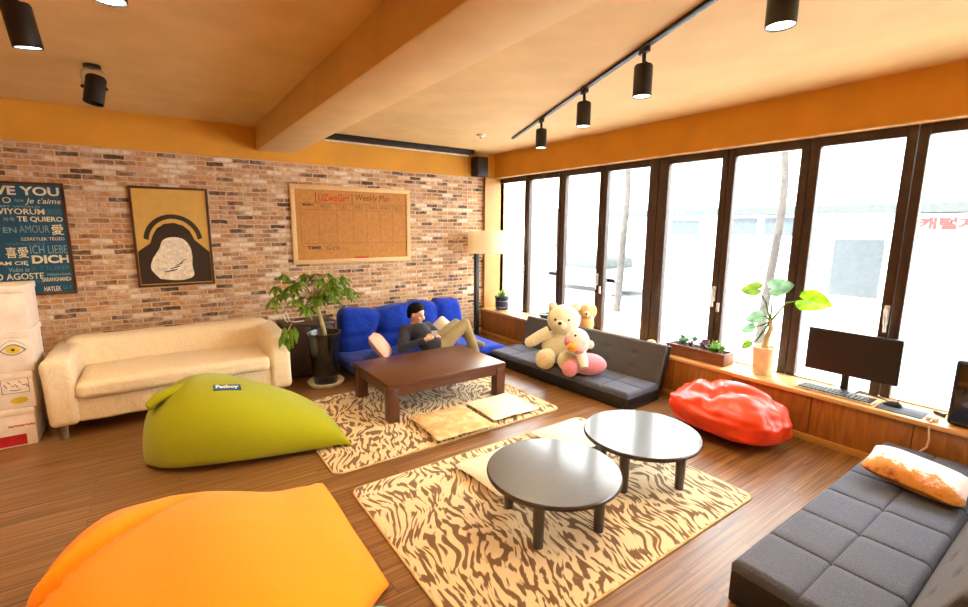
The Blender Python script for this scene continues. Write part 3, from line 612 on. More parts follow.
rug(.87, 3.0, 3.0, 4.52, M['zebra1'], 'far zebra striped rug under the rectangular coffee table')

# ------------------------------------------------------------------ cream sofa
t = thing('loveseat_sofa', (.09, 5.15, 0), 'two-seat sofa with a loose cream cover against the brick wall', 'sofa')
sx0, sx1, sy0, sy1 = -.80, .99, 4.70, 5.60
def wr(a, s, seed):
    def f(p):
        k = a*nz(p, s, seed); return (p.x+k, p.y+k*.6, p.z+k*.5)
    return f
def skirt(p):
    k = .010*math.sin(p.x*26+3*nz(p, 3))*max(0, (.1-p.z)/.3)+.008*nz(p, 5); return (p.x, p.y+k, p.z)
MB().soft(((sx0+sx1)/2, (sy0+.03+sy1)/2, .225), (sx1-sx0-.3, sy1-sy0-.05, .21), .03, 24, skirt).build('base', M['cream'], t)
def seatf(p):
    z = p.z+(.03*math.cos(p.x/.74*PI/2)*math.cos(p.y/.4*PI/2) if p.z > 0 else 0)+.006*nz(p, 6)
    return (p.x+.004*nz(p, 7, 3), p.y+.006*nz(p, 5, 2), z)
MB().soft(((sx0+sx1)/2, sy0+.32, .385), (sx1-sx0-.36, .66, .14), .05, 26, seatf).build('seat_cushion', M['cream'], t)
def backf(p):
    k = .01*nz(p, 4, 5); return (p.x, p.y+k-.10*(p.z/.24)*(-.5), p.z+.008*nz(p, 3, 8))
MB().soft(((sx0+sx1)/2, sy1-.14, .46), (sx1-sx0-.1, .24, .46), .07, 24, backf).build('backrest', M['cream'], t)
for s, xx in ((-1, sx0+.09), (1, sx1-.09)):
    def armf(p, s=s):
        k = .008*nz(p, 5, s*3)+.012*math.sin(p.y*16+p.z*20)*max(0, -p.z-.02)*(1 if s*p.x > 0 else .3)
        return (p.x+k+(s*.02*max(0, p.z)), p.y, p.z+.006*nz(p, 4))
    MB().soft((xx, (sy0+sy1)/2, .385), (.19, sy1-sy0, .54), .045, 22, armf).build('armrest', M['cream'], t)
for xx in (sx0+.08, sx1-.08):
    for yy in (sy0+.08, sy1-.1):
        MB().lathe([(0, 0), (.022, 0), (.026, .125), (0, .125)], (xx, yy, 0), 16).build('leg', M['klegs'], t)

# ------------------------------------------------------------------ bean bags
def bagmesh(keys, n=60, K=64, ax=.8, top=.75, bot=.35, seed=1, wr_=.006, axis=None, lowf=.32, fold=None):
    """keys: (x, y_front, y_back, z_low, z_top, ridge_shift)"""
    rings = []
    for (x, ya, yb, zl, zt, rs) in catmull(keys, n):
        yc, w = (ya+yb)/2, max(.004, (yb-ya)/2); H = max(.004, zt-zl); ring = []
        for k in range(K):
            a = 2*PI*k/K; c, s = math.cos(a), math.sin(a)
            y = math.copysign(abs(c)**ax, c)*w; zm = zl+lowf*H
            z = zm+(zl+H-zm)*abs(s)**top if s > 0 else zm-(zm-zl)*abs(s)**bot
            y += rs*max(0, s)
            p = Vector((x, yc+y, z)); d = wr_*(nz(p, 3.2, seed)+.5*nz((p.x*.6, p.y*2, p.z*2), 4, seed+4))
            if fold: d += fold(p)
            q = Vector((x, yc+y*(1+d*2), max(.004, z+(d if s > -.2 else 0)))); ring.append(q)
        rings.append(ring)
    return MB().loft(rings)
# lime
TAGC = (.343, 3.790, .507)
t = thing('bean_bag', (.4, 3.85, 0), 'lime green wedge-shaped bean bag in front of the cream sofa', 'bean bag')
lk = [(-.205, 3.98, 4.12, .03, .09, 0), (-.195, 3.88, 4.27, .0, .19, 0), (-.16, 3.79, 4.35, .0, .30, .0), (-.09, 3.68, 4.40, 0, .40, .0), (.01, 3.60, 4.42, 0, .49, .02), (.13, 3.54, 4.42, 0, .54, .03), (.3, 3.475, 4.40, 0, .535, .04), (.5, 3.43, 4.34, 0, .475, .05), (.72, 3.40, 4.24, 0, .385, .05), (.9, 3.38, 4.13, .0, .28, .05), (1.03, 3.36, 4.05, .013, .175, .03), (1.09, 3.34, 4.0, .014, .085, 0), (1.105, 3.33, 3.99, .015, .04, 0)]
bagmesh(lk, 70, 72, .8, .85, .4, 1, .010).build('cover', M['lime'], t)
m = MB(); kp = [Vector(p) for p in ((.20, 4.00, .50), (.08, 3.98, .505), (-.02, 3.96, .49), (-.09, 3.945, .465), (-.13, 3.94, .43), (-.125, 3.95, .40))]
rings = []
for i, p in enumerate(kp):
    d = (kp[min(i+1, 5)]-kp[max(i-1, 0)]).normalized(); a = d.cross(Vector((0, 1, 0))).normalized(); b_ = Vector((0, 1, 0)); R = [.02, .036, .044, .044, .040, .028][i]
    rings.append([p+a*(R*.8*math.cos(2*PI*k/24))*(1+.10*math.sin(6*PI*k/12))+b_*(R*1.5*math.sin(2*PI*k/24)) for k in range(24)])
m.loft(rings).build('gathered_end', M['lime'], t)
TN = Vector((.15, -.27, .955)).normalized(); TX = Vector((.97, 0, -.22)); TX = (TX-TN*TX.dot(TN)).normalized(); TY = TN.cross(TX); TC = Vector(TAGC)
def tput(x, y, h=.0): return tuple(TC+TX*x+TY*y+TN*h)
mb = MB(); vs = [tput(x, y, h) for h in (-.004, .004) for x, y in ((-.09, -.036), (.09, -.036), (.09, .036), (-.09, .036))]
mb.add(vs, [(3, 2, 1, 0), (4, 5, 6, 7), (0, 1, 5, 4), (1, 2, 6, 5), (2, 3, 7, 6), (3, 0, 4, 7)]); tg = mb.build('brand_tag', M['tagblue'], t, smooth=False)
mb = MB(); text_fit(mb, 'Fatboy', -.075, .075, -.024, .028, lambda x, z: tput(x, z, .0055), .03); mb.build('tag_lettering', M['tagwhite'], tg, smooth=False)
# orange
t = thing('bean_bag', (.15, 2.15, 0), 'big bright orange bean bag lying flat in the near left foreground', 'bean bag')
def ofold(p):
    u = p.x+.5
    yl = 2.26+.42*min(1, max(0, u/.45))**.8
    return -.085*math.exp(-((p.y-yl)/.045)**2)*max(0, 1-u/.55)**.7+.02*math.exp(-((p.y-yl-.09)/.06)**2)*max(0, 1-u/.55)
ok_ = [(-.55, 2.16, 2.40, .10, .17, 0), (-.52, 2.02, 2.56, .05, .24, 0), (-.44, 1.78, 2.78, .0, .30, 0), (-.32, 1.56, 2.92, 0, .34, 0), (-.14, 1.42, 2.93, 0, .36, .0), (.05, 1.36, 2.88, 0, .365, -.0), (.25, 1.42, 2.80, 0, .335, -.0), (.45, 1.58, 2.76, 0, .265, 0), (.60, 1.72, 2.81, .0, .19, 0), (.70, 1.80, 2.88, .01, .115, 0), (.745, 1.83, 2.90, .02, .06, 0), (.76, 1.84, 2.90, .028, .045, 0)]
bagmesh(ok_, 70, 90, .8, .8, .4, 5, .008, fold=ofold).build('cover', M['orange'], t)
MB().tube([(-.54, 2.27, .15), (-.575, 2.24, .14), (-.59, 2.20, .12)], [.012, .012, .008], 8).build('zip_pull', M['plasticw'], t)
# teal: only its rim shows at the bottom edge
t = thing('bean_bag', (.5, 1.25, 0), 'teal bean bag barely visible at the bottom edge beside the orange one', 'bean bag')
bagmesh([(.48, 1.22, 1.44, .05, .1, 0), (.51, 1.12, 1.59, 0, .15, 0), (.57, 1.05, 1.685, 0, .18, 0), (.65, 1.05, 1.685, 0, .17, 0), (.71, 1.12, 1.59, 0, .14, 0), (.73, 1.22, 1.44, .05, .1, 0)], 30, 48, .8, .8, .4, 9, .006).build('cover', M['teal'], t)
# red
t = thing('bean_bag', (3.72, 1.86, 0), 'glossy red-orange vinyl bean bag against the window bench', 'bean bag')
def redfn(p):
    a = math.atan2(p.y, p.x); z = p.z
    z = z if z > 0 else -abs(z)**.5*.9
    sq = (abs(math.cos(a))**3.2+abs(math.sin(a))**3.2)**(-1/3.2)      # boxier plan
    w = math.cos(a-.5)
    v1 = .30*math.exp(-((p.x*.85+p.y*.35+.12+.12*math.sin(4*p.y))/.20)**2)*max(0, p.z)**.7*(1-.4*abs(p.y))
    v2 = .24*math.exp(-((p.y-.35-.5*p.x)/.12)**2)*max(0, p.z)
    pl = .035*math.sin(9*a+4*p.z)*max(0, .95-abs(p.z))+.09*noise.noise(Vector((p.x*2.2, p.y*2.2, p.z*2.5+4)))+.038*noise.noise(Vector((p.x*5, p.y*4, p.z*5+2)))
    k = (1+pl)*(1+(sq-1)*.55)
    return (p.x*k, p.y*k, z*(1+.18*p.x)-v1-v2+pl)
m = MB().ball((0, 0, 0), (.33, .45, .22), 44, redfn, Matrix.Rotation(-.10, 3, 'Z'))
zmin = min(p[2] for p in m.v); m.v = [(p[0]+3.77, p[1]+1.83, max(.003, p[2]-zmin)) for p in m.v]
m.build('cover', M['red'], t)

# ------------------------------------------------------------------ coffee table and round tables
t = thing('coffee_table', (2.14, 3.975, .012), 'rectangular dark brown wooden coffee table on the far zebra rug', 'table')
x0, x1, y0, y1 = 1.51, 2.77, 3.55, 4.40
MB().box(x0, x1, y0, y1, .315, .36, .006).build('tabletop', M['rosewood'], t)
m = MB(); e = .035
m.box(x0+.11, x1-.11, y0+.012, y0+e, .245, .316); m.box(x0+.11, x1-.11, y1-e, y1-.012, .245, .316); m.box(x0+.012, x0+e, y0+.11, y1-.11, .245, .316); m.box(x1-e, x1-.012, y0+.11, y1-.11, .245, .316)
m.build('apron', M['rosewood'], t)
for xa in (x0+.004, x1-.104):
    for ya in (y0+.004, y1-.104):
        MB().box(xa, xa+.1, ya, ya+.1, .0125, .316, .004).build('leg', M['rosewood'], t)
def round_table(c, rot, label):
    t = thing('round_table', (c[0], c[1], .012), label, 'table', 'round black tables on the near zebra rug', 0)
    MB().lathe([(0, .30), (.376, .30), (.384, .306), (.386, .315), (.384, .324), (.378, .33), (0, .33)], (c[0], c[1], 0), 72).build('tabletop', M['wenge'], t)
    for k in range(4):
        a = rot+k*PI/2; p = Vector((c[0]+.27*math.cos(a), c[1]+.27*math.sin(a), 0))
        MB().lathe([(0, .0125), (.028, .0125), (.034, .301), (0, .301)], p, 20).build('leg', M['wenge'], t)
    return t
round_table((1.765, 1.80), math.radians(211), 'round dark table nearer the orange bean bag')
round_table((2.60, 1.82), math.radians(196), 'round dark table nearer the red bean bag')

# ------------------------------------------------------------------ floor cushions
def cushion(c, sx, sy, h, rz, mat, name, label, cat='cushion', group=None, tilt=None):
    def f(p):
        u, w = abs(p.x)/(sx/2), abs(p.y)/(sy/2)
        k = (1-min(1, u)**3.2)*(1-min(1, w)**3.2)
        pin = 1-.06*(1-u*u)*w-.0
        return (p.x*(1-.05*(1-w*w)*u), p.y*(1-.05*(1-u*u)*w), p.z*(.22+.9*k)+.004*nz(p, 9))
    m = MB().soft((0, 0, 0), (sx, sy, h), h*.48, 18, f)
    Mx = Matrix.Rotation(rz, 4, 'Z')
    if tilt: Mx = Mx @ tilt
    m.xf(Mx); zm = min(p[2] for p in m.v)
    t = m.build(name, mat, loc=None); t.location = (c[0], c[1], c[2]-zm)
    tag(t, label, cat, group)
    return t
FG = 'square floor cushions lying on the zebra rugs'
cushion((1.95, 3.24, .013), .56, .56, .06, -.03, M['beige_c'], 'floor_cushion', 'flat mottled beige floor cushion in front of the coffee table', group=FG)
cushion((2.52, 3.28, .013), .52, .50, .06, -.02, M['white_c'], 'floor_cushion', 'flat white floor cushion at the right end of the coffee table', group=FG)
cushion((1.84, 2.36, .013), .50, .50, .06, .06, M['white_c'], 'floor_cushion', 'pale cushion peeking out behind the nearer round table', group=FG)
cushion((2.62, 2.46, .013), .52, .48, .06, 0, M['white_c'], 'floor_cushion', 'pale sunlit cushion behind the farther round table', group=FG)

# ------------------------------------------------------------------ black futon sofas
def futon(loc, rz, L, D, h, back_h, lean, label, panels):
    t = thing('futon_sofa', (loc[0], loc[1], 0), label, 'sofa', 'low black and grey futon sofas', rz)
    hb = h-.055
    MB().box(-L/2, L/2, 0, D+.03, .004, hb, .012).build('base', M['pleather'], t, world=False)
    nx, ny = panels
    gx = [i*L/nx-L/2 for i in range(1, nx)]; gy = [j*D/ny for j in range(1, ny)]
    def stops(a, b, gs, n):
        r = set(round(a+(b-a)*i/n, 4) for i in range(n+1))
        for q_ in gs: r |= set(round(q_+d, 4) for d in (-.022, -.012, -.006, -.003, 0, .003, .006, .012, .022))
        for q_ in (.004, .010, .018, .03): r |= {round(a+q_, 4), round(b-q_, 4)}
        return sorted(r)
    xs, ys = stops(-L/2+.004, L/2-.004, gx, 30), stops(.003, D-.003, gy, 12)
    def dip(d): return .008*math.exp(-(d/.004)**2)+.006*math.exp(-(d/.018)**2)
    rows = []; zt = hb+.058
    for y in ys:
        for x in xs:
            e = min(x-xs[0], xs[-1]-x, y-ys[0], ys[-1]-y)
            z = zt-.022*max(0, 1-e/.022)**2-sum(dip(x-q_) for q_ in gx)-sum(dip(y-q_) for q_ in gy)+.003*nz((x, y, 0), 5)
            rows.append((x, y, z))
    n_ = len(xs); m = MB(); fc = [(j*n_+i, j*n_+i+1, (j+1)*n_+i+1, (j+1)*n_+i) for j in range(len(ys)-1) for i in range(n_-1)]
    bd = [i for i in range(n_)]+[j*n_+n_-1 for j in range(1, len(ys))]+[(len(ys)-1)*n_+i for i in range(n_-2, -1, -1)]+[j*n_ for j in range(len(ys)-2, 0, -1)]
    nb = len(rows); low = [(rows[i][0], rows[i][1], hb+.0) for i in bd]
    fc += [(bd[k], bd[(k+1) % len(bd)], nb+(k+1) % len(bd), nb+k) for k in range(len(bd))]+[tuple(nb+k for k in range(len(bd)))]
    m.add(rows+low, fc); m.build('seat_pad', M['grey'], t, world=False)
    th = .11
    R = Matrix.Translation((0, D-.012, hb-.005)) @ Matrix.Rotation(-lean, 4, 'X')
    MB().box(-L/2, L/2, .035, th, 0, back_h, .015).xf(R).build('backrest', M['pleather'], t, world=False)
    def bf(p):
        u, w = p.x/L+.5, p.z/back_h+.5
        if p.y < 0:
            g = 0
            for i in range(1, nx):
                for j in (1/3., 2/3.): g = max(g, math.exp(-(((u-i/nx)*L/.03)**2+((w-j)*back_h/.03)**2)))
            return (p.x, p.y+.014*g, p.z)
        return tuple(p)
    MB().soft((0, .028, back_h/2), (L-.02, .05, back_h-.01), .02, 60, bf).xf(R).build('backrest_pad', M['greyshade'], t, world=False)
    for sxx in (-1, 1):
        MB().lathe([(0, -.0), (.02, 0), (.02, .005), (0, .005)], (sxx*(L/2-.1), .08, 0), 12).build('foot', M['plasticb'], t, world=False)
    return t
futon((3.40, 3.58), math.radians(-86.5), 2.0, .50, .175, .45, .26, 'low black futon with grey seat under the windows, holding the plush toys', (6, 2))
futon((3.08, .90), math.radians(180), 2.12, .54, .215, .44, .42, 'grey-topped black futon in the near right corner holding a speckled pillow', (6, 2))
t = cushion((3.50, .60, .222), .40, .46, .125, .06, M['speckle'], 'throw_pillow', 'speckled cream and orange pillow on the near right futon', 'pillow', tilt=Matrix.Rotation(.12, 4, 'X') @ Matrix.Rotation(-.05, 4, 'Y'))

# ------------------------------------------------------------------ blue sofa
t = thing('blue_sofa', (2.6, 5.2, 0), 'low royal blue tufted sofa against the brick wall with a man on it', 'sofa')
bx0, bx1 = 1.645, 3.60
def bseat(p):
    u = (p.x)/((bx1-bx0)/2); z = p.z
    d = .012*nz(p, 5)
    for q_ in (-.33, .33): d -= .03*math.exp(-((u-q_)/.05)**2) if z > 0 else 0
    drop = -.10*max(0, (u-.8)/.2)**2
    return (p.x+(.16*max(0, (u-.7)/.3) if u > .7 else 0), p.y+.015*nz(p, 4, 3), z+d+drop*(1 if z > 0 else .9))
MB().soft(((bx0+bx1)/2, 5.03, .135), (bx1-bx0, .84, .13), .06, 30, bseat).build('seat', M['blue'], t)
MB().box(bx0+.06, bx1-.12, 4.70, 5.5, .002, .085, .01).build('base', M['plasticb'], t)
def bback(p):
    u, w = p.x/.88, p.z/.28
    k = 0
    for q_ in (-.45, .08, .52): k += .055*math.exp(-((u-q_-.06*w)/.06)**2)*(.3+.7*max(0, min(1, .6-w*.6+.4)))
    k += .03*math.exp(-((w+.15)/.14)**2)
    for q_ in (-.45, .08, .52): k += .05*math.exp(-((u-q_)/.09)**2-((w+.12)/.25)**2)
    yy = p.y+(k if p.y < 0 else 0)+.012*nz(p, 6, 2)
    top = .0
    if w > 0: top = .02*math.sin(u*5+.5)*w+(.035*w if u > .55 else 0)-.02*sum(math.exp(-((u-q_)/.07)**2) for q_ in (-.45, .08, .52))*w
    return (p.x*(1+.03*w*(-1)+.0), yy+.12*w*.5, p.z+top)
MB().soft((2.60, 5.53, .40), (1.76, .26, .59), .11, 40, bback).build('backrest', M['blue'], t)
for xx in (bx0+.1, bx1-.2): MB().box(xx, xx+.06, 5.42, 5.48, .0, .12).build('leg', M['plasticb'], t)
def cushion_axes(c, sx, sy, h, e1, e2, mat, name, label):
    e1 = Vector(e1).normalized(); e2 = Vector(e2); e2 = (e2-e1*e2.dot(e1)).normalized(); n_ = e1.cross(e2)
    return cushion(c, sx, sy, h, 0, mat, name, label, 'pillow', tilt=Matrix((e1, e2, n_)).transposed().to_4x4())
cushion_axes((2.015, 4.93, .205), .34, .32, .13, (.50, -.36, -.78), (.57, .82, 0), M['salmon'], 'throw_pillow', 'small salmon pink pillow leaning on the blue sofa beside the man')
cushion_axes((2.93, 5.16, .205), .36, .32, .11, (.75, -.1, .62), (-.45, .85, .1), M['white_c'], 'throw_pillow', 'pale pillow on the blue sofa behind the raised knees of the man')

# ------------------------------------------------------------------ person
t = thing('person', (2.60, 4.70, .20), 'man in charcoal sweater and khaki trousers slouching on the blue sofa with a phone', 'person')
P = dict(pel=(2.58, 4.70, .30), waist=(2.55, 4.80, .345), chest=(2.505, 4.92, .425), neck0=(2.485, 4.985, .525), neck=(2.49, 4.975, .56),
         shR=(2.345, 4.965, .462), elR=(2.225, 4.80, .305), wrR=(2.445, 4.70, .385), haR=(2.505, 4.675, .412),
         shL=(2.655, 4.985, .470), elL=(2.80, 4.86, .325), wrL=(2.69, 4.73, .375), haL=(2.635, 4.695, .408),
         hipR=(2.66, 4.66, .285), knR=(3.02, 4.70, .520), anR=(3.10, 4.53, .105), toR=(3.13, 4.44, .04),
         hipL=(2.62, 4.78, .285), knL=(3.03, 4.93, .475), anL=(3.20, 4.76, .26), toL=(3.27, 4.67, .23))
face_d = Vector((.42, -.86, -.26)).normalized(); fs = face_d.cross(Vector((0, 0, 1))).normalized(); fu = fs.cross(face_d)
hc = Vector((2.505, 4.955, .658)); HM = Matrix((fs, face_d, fu)).transposed()
def hp(x, y, z): return hc+fs*x+face_d*y+fu*z
mb = MB()
mb.ball(hp(0, -.012, .015), (.078, .094, .092), 16, None, HM)             # skull
mb.ball(hp(0, .012, -.038), (.062, .074, .078), 14, None, HM)             # face and jaw
mb.ball(hp(0, .060, -.088), (.030, .026, .026), 10, None, HM)             # chin
caps(mb, hp(0, .082, .012), hp(0, .104, -.022), .009, .015)               # nose
for s in (-1, 1): mb.ball(hp(s*.078, -.005, -.005), (.012, .022, .032), 10, None, HM)
for s in (-1, 1): mb.ball(hp(s*.036, .068, -.028), (.026, .02, .024), 8, None, HM)
caps(mb, P['neck'], hp(0, -.01, -.06), .048, .05); caps(mb, P['neck0'], P['neck'], .06, .05)
for a, b, ra, rb in [('pel', 'waist', .095, .10), ('waist', 'chest', .105, .115), ('chest', 'neck0', .11, .06), ('chest', 'shR', .09, .058), ('chest', 'shL', .09, .058), ('shR', 'elR', .052, .038), ('elR', 'wrR', .038, .026), ('shL', 'elL', .052, .038), ('elL', 'wrL', .038, .026),
                     ('pel', 'hipR', .09, .082), ('pel', 'hipL', .09, .082), ('hipR', 'knR', .078, .052), ('knR', 'anR', .05, .034), ('hipL', 'knL', .078, .052), ('knL', 'anL', .05, .034), ('anR', 'toR', .034, .028), ('anL', 'toL', .034, .028)]:
    caps(mb, P[a], P[b], ra, rb)
def hand(h, w, toward, up_, thumb):
    h, w = Vector(h), Vector(w); f_ = (h-w).normalized(); f_ = (f_*.6+Vector(toward).normalized()*.4).normalized()
    s_ = f_.cross(Vector(up_)).normalized(); u_ = s_.cross(f_)
    caps(mb, w, h, .026, .028)
    for k in range(4):
        b0 = h+s_*(k-1.5)*.019+f_*.012; L = (.034, .042, .039, .030)[k]
        b1 = b0+f_*L*.8+u_*.004; b2 = b1+f_*L*.35-u_*L*.6; b3 = b2-f_*L*.25-u_*L*.35
        caps(mb, h+s_*(k-1.5)*.014, b0, .013, .010, 8); caps(mb, b0, b1, .010, .009, 8); caps(mb, b1, b2, .009, .008, 8); caps(mb, b2, b3, .008, .007, 8)
    t0 = h-f_*.012+s_*thumb*.022; t1 = t0+s_*thumb*.018+f_*.024+u_*.012; t2 = t1+f_*.026-s_*thumb*.006
    caps(mb, t0, t1, .013, .011, 8); caps(mb, t1, t2, .011, .008, 8)
hand(P['haR'], P['wrR'], (.7, -.1, .5), (-.3, -.5, .8), -1); hand(P['haL'], P['wrL'], (-.6, -.3, .5), (.2, -.5, .8), 1)
P['collar'] = tuple(Vector(P['chest']).lerp(Vector(P['neck0']), .62))
fuse(mb, .0055, 5, .5).build('body', M['skin'], t, angle=180)
mb = MB()
for a, b, ra, rb in [('pel', 'waist', .132, .124), ('waist', 'chest', .122, .134), ('chest', 'collar', .128, .074), ('chest', 'shR', .110, .074), ('chest', 'shL', .110, .074), ('shR', 'elR', .072, .054), ('elR', 'wrR', .054, .038), ('shL', 'elL', .072, .054), ('elL', 'wrL', .054, .038)]: caps(mb, P[a], P[b], ra, rb)
mb = fuse(mb, .011, 6, .5); mb.v = [tuple(Vector(p)+Vector((1, 1, 1))*(.007*nz(p, 16)+.003*nz(p, 40))) for p in mb.v]; mb.build('sweater', M['sweater'], t, angle=180)
mb = MB()
for a, b, ra, rb in [('pel', 'hipR', .118, .10), ('pel', 'hipL', .118, .10), ('hipR', 'knR', .096, .070), ('knR', 'anR', .070, .055), ('hipL', 'knL', .096, .070), ('knL', 'anL', .070, .055)]: caps(mb, P[a], P[b], ra, rb)
mb = fuse(mb, .011, 6, .5); mb.v = [tuple(Vector(p)+Vector((1, 1, 1))*(.006*nz(p, 14)+.003*nz(p, 34))) for p in mb.v]; mb.build('trousers', M['khaki'], t, angle=180)
for a, b in (('anR', 'toR'), ('anL', 'toL')): caps(caps(MB(), P[a], P[b], .044, .036), (Vector(P[a])+Vector((0, .02, -.01))), P[a], .042, .044).build('sock', M['sock'], t, angle=80) if False else fuse(caps(caps(MB(), P[a], P[b], .044, .036), Vector(P[a])+Vector((0, .02, .03)), P[a], .043, .044), .01).build('sock', M['sock'], t, angle=180)
mb = MB()                                                                 # hair: cap of overlapping locks
mb.ball(hp(0, -.035, .040), (.092, .092, .088), 16, None, HM)
rnd = random.Random(11)
for k in range(60):
    th = rnd.uniform(0, 2*PI); ph = rnd.uniform(-.15, 1.5)
    d = Vector((math.cos(th)*math.cos(ph), math.sin(th)*math.cos(ph), math.sin(ph)))
    if d.y > .55 and d.z < .62: continue
    c0 = hp(d.x*.084, -.022+d.y*.092, .028+d.z*.088); mb.ball(c0, (.026, .026, .024), 7)
for x in (-.05, -.025, 0, .025, .05): caps(mb, hp(x, .030, .088), hp(x*1.1, .060, .068), .02, .008)
for s in (-1, 1):
    caps(mb, hp(s*.074, -.035, .04), hp(s*.073, -.030, -.025), .026, .020); caps(mb, hp(s*.045, -.085, .02), hp(s*.04, -.078, -.055), .034, .026)
fuse(mb, .007, 3, .4).build('hair', M['hair'], t, angle=180)
for s in (-1, 1):
    MB().ball(hp(s*.032, .077, -.002), (.013, .008, .006), 8, None, HM).build('eye', M['hair'], t)
    MB().tube([hp(s*.016, .087, .022), hp(s*.034, .084, .026), hp(s*.052, .068, .022)], .0042, 6).build('eyebrow', M['hair'], t)
MB().tube([hp(-.024, .077, -.062), hp(0, .086, -.066), hp(.024, .077, -.062)], [.003, .006, .003], 8).build('mouth', M['lips'], t)
R_ = Matrix.Translation((2.572, 4.66, .445)) @ Matrix.Rotation(-.35, 4, 'Z') @ Matrix.Rotation(.5, 4, 'X')
o = MB().box(-.034, .034, -.005, .005, -.068, .068, .005).xf(R_).build('mobile_phone', M['phone'], loc=None); tag(o, 'small white phone held in both hands by the man', 'phone')
MB().box(-.03, .03, .0051, .0058, -.056, .056).xf(R_).build('screen', M['screen'], o)

# ------------------------------------------------------------------ plush toys
t = thing('teddy_bear', (3.60, 3.62, .178), 'big cream teddy bear sitting on the black futon by the windows', 'teddy bear', rz=-.80)
W_ = dict(world=False)
MB().ball((0, .02, .21), (.215, .17, .215), 18, lambda p: (p.x*(1-.18*max(0, p.z)), p.y*(1-.15*max(0, p.z)), p.z if p.z > -.85 else -.85)).build('body', M['bear'], t, **W_)
MB().ball((.02, -.02, .52), (.18, .165, .165), 18).build('head', M['bear'], t, **W_)
MB().ball((-.01, -.155, .49), (.075, .06, .055), 14).build('muzzle', M['bear'], t, **W_)
MB().ball((-.015, -.212, .515), (.022, .014, .017), 10).build('nose', M['plasticb'], t, **W_)
for s in (-1, 1):
    MB().ball((.005+s*.07, -.168, .545), .014, 10).build('eye', M['plasticb'], t, **W_)
    e_ = MB().ball((.02+s*.125, .01, .655), (.052, .034, .05), 12).build('ear', M['bear'], t, **W_)
m = MB().tube([(-.13, -.02, .37), (-.22, -.04, .33), (-.31, -.07, .275), (-.36, -.09, .25), (-.385, -.10, .238)], [.075, .066, .064, .056, .025], 16); m.build('arm', M['bear'], t, **W_)
m = MB().tube([(.13, -.02, .37), (.20, -.08, .30), (.23, -.15, .24), (.24, -.19, .21)], [.08, .075, .07, .03], 16); m.build('arm', M['bear'], t, **W_)
for s, xx, yy in ((-1, -.16, -.26), (1, .08, -.27)):
    m = MB().tube([(xx*.6, -.02, .12), (xx*.9, yy*.55, .125), (xx, yy, .125), (xx*1.02, yy-.05, .125), (xx*1.03, yy-.075, .125)], [.08, .09, .11, .088, .035], 18); lg = m.build('leg', M['bear'], t, **W_)
    MB().ball((xx*1.03, yy-.072, .125), (.06, .012, .065), 12).build('foot_pad', M['bearpaw'], lg, world=False)
t = thing('plush_bird', (3.56, 3.26, .178), 'pink and white plush toy with an orange beak leaning on the teddy bear', 'plush toy', rz=-.85)
MB().ball((-.06, -.03, .345), (.13, .12, .145), 16).build('head', M['plushwhite'], t, **W_)
MB().ball((-.10, -.145, .315), (.06, .06, .05), 12).build('beak', M['beak'], t, **W_)
MB().ball((-.075, -.125, .435), .012, 8).build('eye', M['plasticb'], t, **W_)
MB().ball((-.145, -.095, .365), (.045, .05, .05), 12).build('cheek', M['pink'], t, **W_)
MB().ball((-.03, -.12, .275), (.05, .04, .04), 12).build('cheek', M['pink'], t, **W_)
MB().ball((.075, -.03, .325), (.04, .03, .045), 10).build('ear', M['plushwhite'], t, **W_)
MB().ball((.06, -.04, .12), (.19, .13, .115), 16).build('body', M['pink'], t, **W_)
MB().tube([(-.02, -.08, .24), (.01, -.15, .18), (.03, -.20, .12)], [.06, .055, .04], 14).build('arm', M['plushwhite'], t, **W_)
MB().tube([(-.06, -.08, .12), (-.11, -.16, .10), (-.12, -.20, .095), (-.12, -.23, .095)], [.07, .08, .08, .04], 14).build('foot', M['pink'], t, **W_)
t = thing('plush_puppy', (4.33, 3.93, SILL), 'small peach plush animal on the window sill behind the teddy bear', 'plush toy', rz=-.8)
MB().ball((0, 0, .10), (.10, .09, .105), 14, lambda p: (p.x, p.y, max(p.z, -.95))).build('body', M['peach'], t, **W_)
MB().ball((0, -.02, .26), (.10, .09, .095), 14).build('head', M['peach'], t, **W_)
MB().ball((0, -.10, .24), (.045, .04, .035), 10).build('muzzle', M['bearpaw'], t, **W_)
for s in (-1, 1): MB().ball((s*.09, -.01, .26), (.035, .045, .075), 10).build('ear', M['peach'], t, **W_)
MB().ball((0, -.14, .25), .012, 8).build('nose', M['plasticb'], t, **W_)
o = MB().ball((0, 0, .045), (.055, .055, .045), 12).build('plush_ball', M['peach'], loc=None); o.location = (4.33, 2.98, SILL); tag(o, 'small round peach plush ball on the sill behind the end of the black futon', 'plush ball')
# ------------------------------------------------------------------ cabinet and tree plant
t = thing('side_cabinet', (1.37, 5.4, 0), 'low dark wooden cabinet between the cream sofa and the blue sofa', 'cabinet')
c0, c1, d0, d1 = 1.06, 1.60, 5.22, 5.62
MB().box(c0-.015, c1+.015, d0-.02, d1, .595, .63, .004).build('top', M['cabinet'], t)
m = MB(); m.box(c0, c0+.025, d0, d1, 0, .595); m.box(c1-.025, c1, d0, d1, 0, .595); m.box(c0, c1, d1-.015, d1, 0, .595); m.box(c0, c1, d0+.03, d1, .03, .05); m.build('carcass', M['cabinet'], t)
for a, c in ((c0+.027, 1.327), (1.333, c1-.027)):
    d = MB().box(a, c, d0+.002, d0+.02, .05, .59, .003).build('door', M['cabinet'], t)
    MB().ball(((a if a > 1.3 else c)+(.02 if a > 1.3 else -.02), d0-.008, .34), .012, 8).build('knob', M['chrome'], d)
